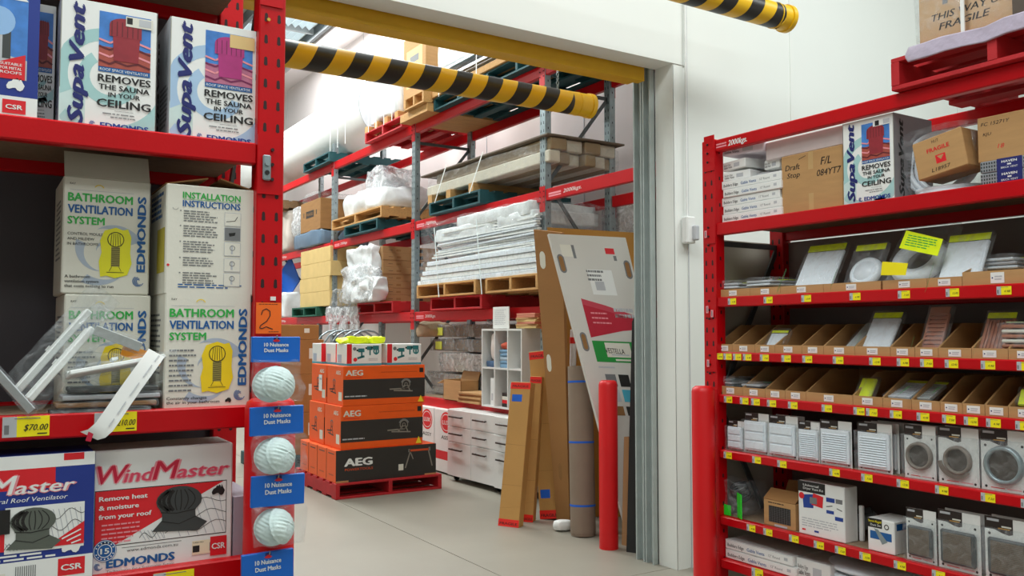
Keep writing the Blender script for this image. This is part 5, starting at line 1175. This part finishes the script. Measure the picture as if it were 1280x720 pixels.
# open carton and flat cardboards
t=thing('open_carton','open brown cardboard box on the bench, one flap sticking out','box',(4.54,ax(566,480,4.5).y,.803),-PI/2)
mb=MB(); T=.004
for b_ in ((-.20,-.05,0,.20,-.046,.22),(-.20,.166,0,.20,.17,.22),(-.20,-.05,0,-.196,.17,.22),(.196,-.05,0,.20,.17,.22),(-.2,-.05,0,.2,.17,.004)): mb.box(*b_,CARD)
mb.build('carton_body',t)
mb=MB(); mb.bar((-.20,.06,.22),(-.36,.06,.17),.2,.004,CARDY,(0,0,1)); mb.build('flap',t)
mb=MB(); mb.bar((0,.17,.22),(.0,.20,.31),.39,.004,CARDD,(0,1,0)); mb.build('flap',t)
for k in range(5):
    mb=MB(); mb.bbox(-.24+.01*k,-.14,.0,.22,.16,.022,(CARD,CARDD)[k%2],.003); tag(mb.build('flat_cardboard',None,(4.58+.01*(k%2),ax(588,480,4.5).y-.06,.803+.0225*k),(0,.0,-PI/2+.03*k)),'flattened brown cardboard, %s from the bottom of the small bench pile'%ORD[k],'cardboard','flattened cardboards')
# cube shelf
ya2=ax(602,450,4.40).y; t=thing('cube_shelf','white cube shelf with towels and files standing on the bench','shelf',(4.40,ya2,.803),-PI/2)
CW_=.245; CHt=.38; H2=2*CHt+.02; W2=3*CW_+.015; mb=MB(); T=.016
mb.box(0,.29,0,W2,.30,H2,WC); mb.build('back_panel',t)
for i in range(4): mb=MB(); mb.box(i*CW_,0,0,i*CW_+T,.29,H2,WC); mb.build('divider',t)
for j in range(3): mb=MB(); mb.box(T if j else 0,.001,j*CHt+.0,W2,.289,j*CHt+T,WC); mb.build('shelf_board',t)
def inc(ci,cj,dx,dz,name,label,cat,fn,group=None):
    o=thing(name,label,cat,(4.40+.03,ya2-(ci*CW_+T+dx),.803+cj*CHt+T+dz+.0005),-PI/2,group); fn(o); return o
TWB=mt('blue_towel',(120,156,186),.9,0,.12,30,.3,60)
for k in range(5):
    def tw(o,k=k):
        mb=MB(); mb.lump(0,0,0,.17,.22,.034,TWB if k!=2 else mt('pale_towel',(170,190,205),.9),6,.006,k,.15,True,12); mb.build('folded_cloth',o)
    inc(1,1,.03,.036*k,'folded_towel','folded blue towel, %s from the bottom in the upper middle cube'%ORD[k],'towel',tw,'folded blue towels')
def tw2(o): mb=MB(); mb.lump(0,0,0,.18,.2,.06,mt('navy_towel',(70,96,130),.9,0,.1,20),6,.008,2,.2,True,12); mb.build('folded_cloth',o)
inc(0,1,.015,0,'folded_towel','dark blue folded cloth at the bottom of the upper left cube','towel',tw2)
def cl_(o):
    mb=MB(); mb.lump(0,0,-.0,.085,.08,.285,mt('pinkish_white_cloth',(224,212,206),.85,0,.04,10),10,.02,4,.6,True,6); mb.build('cloth',o)
inc(0,1,.115,.062,'white_cloth','pinkish white cloth bunched up in the upper left cube','cloth',cl_)
def rg(o): mb=MB(); mb.lump(0,0,0,.14,.12,.07,mt('orange_red_cloth',(206,90,66),.85),8,.015,7,.5,True,10); mb.build('cloth',o)
inc(1,1,.05,.181,'rust_cloth','rust-coloured cloth on top of the blue towels','cloth',rg)
def fl_(o): mb=MB(); mb.bbox(0,0,0,.07,.22,.27,WHITE,.003); mb.box(.02,-.001,.05,.05,0,.12,LGRY); mb.build('spine_box',o)
inc(0,0,.11,0,'file_box','white file box upright in the lower left cube','file',fl_)
for k in range(4):
    def bk(o,k=k): mb=MB(); mb.bbox(0,0,0,.135,.2,.034,(CHAR,REDP,OFFW,CHAR)[k],.002); mb.build('cover',o)
    inc(1,0,.085,.0345*k,'catalogue','catalogue lying %s from the bottom in the lower middle cube'%ORD[k],'book',bk,'catalogues')
# on top of cube shelf
zt=.803+H2+.001
B=RX(615,635,384,zt,4.42,.03); mb=MB(); mb.bbox(-B[2]/2,0,0,B[2]/2,.01,B[4],WHITE,.002); q=PF(mb,(-B[2]/2,0,0),(1,0,0),(0,0,1),B[2],B[4]); q.para(.12,.88,.85,12,.06,LGRY,.4,1,4); tag(mb.build('notice_sheet',None,(4.43,B[0].y,zt),(0,0,-PI/2)),'white printed notice sheet standing on top of the cube shelf','sign')
yy=ax(655,400,4.42).y
for k in range(7):
    mb=MB(); mb.bbox(-.17,-.12,0,.17,.12,.020,(CARDY,CARD,mt('salmon_envelope',(206,130,104),.7))[k%3 if k<5 else 2],.003); tag(mb.build('padded_envelope',None,(4.56,yy,zt+.0205*k),(0,0,-PI/2+.08*math.sin(k*2))),'padded envelope, %s from the bottom of the pile on the cube shelf'%ORD[k],'envelope','padded envelopes')
yy=ax(604,402,4.8).y; t=thing('tape_roll','translucent white plastic roll behind the notice sheet under the rack beam','roll',(4.98,yy,1.645)); mb=MB(); mb.cyl((0,-.16,.06),(0,.14,.06),.058,MILKY,20); mb.build('film_roll',t)
# ============================================================ RACK LOADS
WRAP=mt('white_wrapped_goods',(226,230,232),.35,0,.12,9,.9,10)
def load(t,x0,y0,z0,x1,y1,z1,mat,seed,amp=.03,n=12,rnd=.12,name='wrapped_goods'):
    mb=MB(); mb.lump(x0,y0,z0,x1,y1,z1,mat,n,amp,seed,rnd,True,4); return mb.build(name,t)
def straps(t,ys,x,z0,z1,lean=0,mat=WHITE):
    for y in ys:
        mb=MB(); mb.bar((x-.01,y,z0),(x-.01,y+lean,z1),.016,.003,mat,(1,0,0)); mb.build('strap',t)
# level 1.79 bay nearest
zL=1.791
wpal('red pallet holding the timber pallets and white wrapped boards on the lowest beam',538,zL,PRED)
for k,(p0,w_) in enumerate(((521,1.38),(606.5,.95))):
    wpal(('left','right')[k]+' raw timber pallet on the red pallet under the white wrapped boards',p0,zL+.148,WOOD,w_=w_,h=.15,xf=4.38)
y0=ax(522,330,4.4).y; y1=ax(672,330,4.4).y; zb_=zL+.30; t=thing('wrapped_boards','long stack of white boards in clear film with two straps on the timber pallets','bundle',(0,0,zb_))
for k in range(5):
    mb=MB(); mb.bbox(4.40+.01*(k%2),y1,.052*k,5.35,y0-.06*k,.052*k+.046,(VENTW,WHITE)[k%2],.004); mb.build('board_layer',t)
for k in range(14):
    mb=MB(); y=y1+.1+(y0-y1-.5)*random.random()*.4; z=.27+.022*k; mb.bar((4.42+random.random()*.06,y1+.05,z),(4.42+.05*random.random(),y0-.35-.02*k,z+.03*random.uniform(-1,1)),.05,.016,(WHITE,WHITE,VENTW)[k%3]); mb.build('trim_length',t)
for k,(a_,b_,z) in enumerate(((y1+.1,y1+.75,.50),(y1+.8,y0-.4,.49),(y1+.15,y0-.9,.585))):
    mb=MB(); mb.lump(4.42,a_,z-.02,5.2,b_,z+.11,WRAP,10,.02,k,.05,True,5); mb.build('wrapped_layer',t)
mb=MB(); mb.lump(4.38,y1-.02,.0,5.37,y0-.08,.70,CLEAR,14,.035,5,.06,True,5); mb.build('clear_film',t)
straps(t,(y0-.62,y1+.95),4.37,-.16,.62,.12,mt('pale_strap',(226,238,240),.4)); 
mb=MB(); mb.bbox(4.5,y0-1.15,.60,4.8,y0-.82,.72,WHITE,.006); mb.build('packet',t)
# level 1.79 second bay: wrapped tower and carton stack
wpal('red pallet under the wrapped tower and printed cartons on the lowest beam',447,zL,PRED)
y0=ax(441,350,4.45).y; y1=ax(476,350,4.45).y; zz=zL+.147
CB=mt('printed_brown_carton',(170,130,86),.75,0,.07,5,.1,100)
def rows(mb,w_,d,h):
    q=right(mb,w_,d,h); q.rect(.52,.25,.72,.75,CHAR,1); q.rect(.24,.3,.32,.6,CARDD,1); q.rect(.1,.45,.18,.5,CHAR,1); q=front(mb,w_,d,h); q.rect(.3,.3,.6,.7,LGRY,1)
n=8
for k in range(n):
    carton('shelf_carton','printed brown carton, %s from the bottom of the tall stack behind the wrapped tower'%ORD[k],'box',(Vector((4.46+.42,(y0+y1)/2-.05+.006*math.sin(k*3),zz+.0905*k)),-PI/2,abs(y0-y1)-.12,.80,.090),CB,rows,'tall carton stack')
t=thing('wrapped_tower','shiny white stretch wrap around the front of the tall carton stack','wrap',(0,0,zz))
mb=MB(); mb.lump(4.36,y1+.05,0,4.455,y0+.0,.74,WRAP,16,.05,3,.05,True,9); mb.lump(4.30,y1-.22,.0,4.45,y0-.1,.32,WRAP,14,.06,13,.2,True,7); mb.lump(4.30,y1-.05,.0,4.47,y0+.1,.5,MILKY,14,.06,17,.3,True,7); mb.build('film',t)
t=thing('torn_wrap','torn clear and pinkish film hanging over the beam beside the wrapped tower','wrap',(0,0,zL)); ya_=ax(406,400,4.4).y; yb_=ax(447,400,4.4).y
mb=MB(); mb.lump(4.40,yb_,.02,4.95,ya_,.38,SMOKE,14,.09,21,.5,False,3.5); mb.build('film',t)
mb=MB()
for k in range(9):
    y=ya_+(yb_-ya_)*(k+.4)/9; mb.lump(4.40,y-.07,-.10-.22*abs(math.sin(k*2.1)),4.44,y+.05,.12,MILKY,5,.03,k,.3,False,8)
o=mb.build('hanging_shreds',t); o['kind']='stuff'
for k,(lb) in enumerate(('lower','upper')):
    pass
# level 1.79 third bay: pale cartons on green pallet
wpal('green pallet under the pale cartons beyond the grey rack post',366,zL,GREEN)
y0=ax(374,370,4.45).y; y1=ax(412,370,4.45).y; zz=zL+.147
for k in range(4):
    for j in range(2):
        carton('pale_carton','pale yellow carton, %s from the bottom, %s column on the green pallet'%(ORD[k],('front','back')[j]),'box',(Vector((4.46+.2+.42*j,(y0+y1)/2+.03*math.sin(2*k),zz+.222*k)),-PI/2,(y0-y1)-.04,.40,.22),CARDY,None,'pale cartons')
t=thing('blue_panel','blue sheet leaning on white wrapped goods at the far left of the lowest beam','panel',(4.7,ax(355,360,4.6).y,zL)); load(t,-.2,-.35,.0,.5,.5,.45,WRAP,3)
mb=MB(); mb.bar((-.1,.25,.45),(-.02,-.35,.84),.5,.02,mt('bright_blue_panel',(16,84,176),.5),(1,0,.2)); mb.build('blue_sheet',t)
# level 2.88
zM=2.881
wpal('teal pallet carrying long wrapped planks on the middle beam',536,zM,TEAL)
t=thing('long_planks','long brown wrapped planks with white ties lying on the teal pallet of the middle beam','bundle',(0,0,zM+.15)); y0=ax(534,240,4.5).y; y1=6.5
PLK=mt('brown_plank_wrap',(150,128,96),.55,0,.15,7,.2,30); PLD=mt('pale_plank_wrap',(206,198,180),.5,0,.1,7,.25,30)
for k in range(6):
    mb=MB(); mb.bbox(4.50+.14*k,y1+.04*(k%3),.10,4.63+.14*k,y0-.05*(k%2),.215,(PLD,PLK)[k%2],.01); mb.build('plank',t)
for k in range(4):
    mb=MB(); mb.bbox(4.52+.2*k,y1+.03*(k%2),.22,4.71+.2*k,y0-.2,.335,(PLK,PLD)[k%2],.01); mb.build('plank',t)
mb=MB(); mb.bbox(4.46,y1-.03,.34,5.38,y0+.1,.358,mt('dark_cover_board',(110,98,84),.7),.004); mb.build('cover_board',t)
for yy in (y0-.2,y0-.65,y0-1.16): mb=MB(); mb.box(4.46,yy,.0,5.5,yy+.1,.10,WOOD); mb.build('support_batten',t)
mb=MB(); mb.lump(4.44,y1,.08,5.35,y0-.1,.30,CLEAR,12,.03,9,.05,False,6); mb.build('clear_film',t)
straps(t,(y0-.35,y0-1.15),4.43,-.02,.37,-.28)
wpal('teal pallet beneath the slanting timber pallet on the middle beam',430,zM,TEAL)
y=ax(412,280,4.4).y; pallet('raw timber pallet lying slightly slanted on a teal pallet, middle beam',4.40+.58,y-.9,zM+.15,-PI/2,WOOD,1.8,1.1,rot=(0,0,-PI/2))
t=thing('wrapped_goods','heap of white film-wrapped goods on the slanted timber pallet','bundle',(0,0,zM+.30)); ya_=ax(424,260,4.5).y; yb_=ax(500,260,4.5).y
load(t,4.48,yb_+.5,0,5.3,ya_,.30,WRAP,11,.06,14,.3); load(t,4.52,yb_+.75,.18,5.2,ya_-.8,.62,MILKY,17,.06,14,.5,'clear_film'); load(t,4.55,yb_+.95,.2,5.1,ya_-1.0,.5,WRAP,15,.05,12,.4,'goods')
y=ax(385,290,4.45).y; t=thing('branded_carton','large brown carton with a printed label on blue wrapped goods, far bay middle beam','box',(4.45,y,zM),-PI/2)
load(t,-.75,.0,0,.55,.8,.24,mt('slate_blue_wrap',(96,118,140),.4,0,.1,8,.25,14),4,.03,10,.1)
mb=MB(); mb.bbox(-.42,.02,.245,.50,.7,.72,CARDD,.004); q=PF(mb,(-.42,.02,.245),(1,0,0),(0,0,1),.92,.475); q.rect(.28,.45,.68,.68,CHAR,1); q.text('FRAGILE',.48,.52,.10,CARDD,2,.02,align='c',width=.34); q.rect(.15,.5,.19,.66,CHAR,1); q.rect(.78,.5,.82,.66,CHAR,1); mb.build('carton_body',t)
mb=MB(); mb.lump(-.9,.0,.22,-.45,.7,.75,MILKY,10,.04,5,.3,True,6); mb.build('wrapped_side',t)
mb=MB(); mb.lump(-.45,.02,.72,.30,.7,.86,CLEAR,10,.05,9,.3,True,8); mb.build('loose_film',t)
# level 4.07
zT_=4.071
wpal('red pallet loaded with strapped white sacks on the top beam',455,zT_,PRED)
y0=ax(457,140,4.45).y; t=thing('strapped_sacks','white strapped sacks on timber blocks on the red pallet, top beam','bundle',(0,0,zT_+.147))
mb=MB()
for i in range(4): mb.bbox(4.44,y0-.1-.32*i,0,5.5,y0-.0-.32*i,.09,WOOD,.004)
mb.build('timber_blocks',t)['kind']='stuff'
load(t,4.44,y0-1.03,.09,5.45,y0-.05,.50,WRAP,31,.05,12,.2); load(t,4.55,y0-.95,.45,5.3,y0-.15,.85,WRAP,35,.06,12,.4)
straps(t,(y0-.2,y0-.45,y0-.7,y0-.95),4.42,-.02,.48)
wpal('raw timber pallet between the red and teal pallets on the top beam',504,zT_+.10,WOOD,w_=.52,xf=4.3)
mb=MB(); mb.bbox(4.35,ax(539,120,4.4).y,zT_,5.4,ax(505,120,4.4).y,zT_+.098,WOOD,.004); tag(mb.build('plywood_stack',None),'low plywood stack under the timber pallet on the top beam','boards')
y=ax(518,70,4.5).y
carton('label_carton','brown carton with orange and white label high on the top beam','box',(Vector((4.75,y,zT_+.26)),-PI/2,.62,.5,.85),CARD,lambda mb,w_,d,h:(lambda q:(q.rect(.15,.25,.85,.8,mt('pale_orange_label',(236,190,120),.6),1),q.rect(.3,.6,.7,.7,GRY,2),q.rect(.3,.38,.7,.46,GRY,2),q.line([(.4,.48),(.6,.58)],.02,GRY,2)))(front(mb,w_,d,h)))
wpal('teal pallet under the long silver trims on the top beam, left one',541,zT_,TEAL)
wpal('teal pallet at the right end under the long silver trims on the top beam',607,zT_,TEAL)
t=thing('long_trims','long silver and white metal trims bundled with white straps on the top beam','bundle',(0,0,zT_+.148)); y0=ax(541,70,4.5).y; y1=5.2
mb=MB(); mb.bbox(4.40,y1,0,5.45,y0,.07,WOOD,.004); mb.bbox(4.45,y1,.07,5.4,y0-.1,.10,WOODD,.004); mb.build('timber_base',t)
for k in range(16):
    mb=MB(); x=4.45+.06*(k%8)+.01*random.random(); z=.13+.06*(k//8)*2+.03*random.random(); mb.bar((x,y1+.2,z),(x+.05,y0-.05-.3*random.random(),z+.06),.045,.03,(ALU,WHITE,GALV)[k%3]); mb.build('trim_length',t)
load(t,4.46,y1+.5,.30,5.2,y0-.15,.62,WRAP,41,.04,12,.1)
straps(t,(y0-.35,y0-1.2,y0-2.1),4.41,-.02,.60)
# long white roll on teal pallet, far bay
wpal('teal pallet under the big white roll on the top beam, far bay',378,zT_,TEAL)
t=thing('foil_roll','huge white wrapped insulation roll lying along the top beam of the far bays','roll',(4.95,0,zT_+.15)); ye=ax(452,150,4.50).y; r=.50; mb=MB(); mb.cyl((0,ye,r),(0,17.4,r),r,WHITE,36,caps=False); mb.cyl((0,ye+.001,r),(0,17.4,r),r*.985,LGRY,36); mb.build('roll_body',t)
straps(t,(12.1,11.8,11.5),-.5,.0,.5)
# dark stuff at far left on the top beam level (timber pallet ends)
y=ax(352,250,4.5).y; pallet('dark timber pallet at the far left under the top beam load',4.98,y+.2,zM+.75,-PI/2,WOODD)
t=thing('dark_bundle','dark bundled frames below the dark timber pallet at the far left','bundle',(4.98,y+.2,zM+.02)); load(t,-.5,-.6,0,.5,.6,.72,mt('dusty_wrap',(190,180,170),.6,0,.1,8),4,.05,10,.1)
# white upright pack by the wall
y=ax(775,270,5.62).y; zt=ax(775,250,5.62).z; t=thing('upright_pack','tall white film-wrapped pack standing between the nearest rack bay and the wall','bundle',(5.63,y,0)); load(t,-.14,-.14,0,.14,.14,zt,MILKY,6,.012,10,.05,'film'); mb=MB(); mb.bbox(-.11,-.11,0,.11,.11,zt-.05,WHITE,.01); mb.build('white_panels',t)
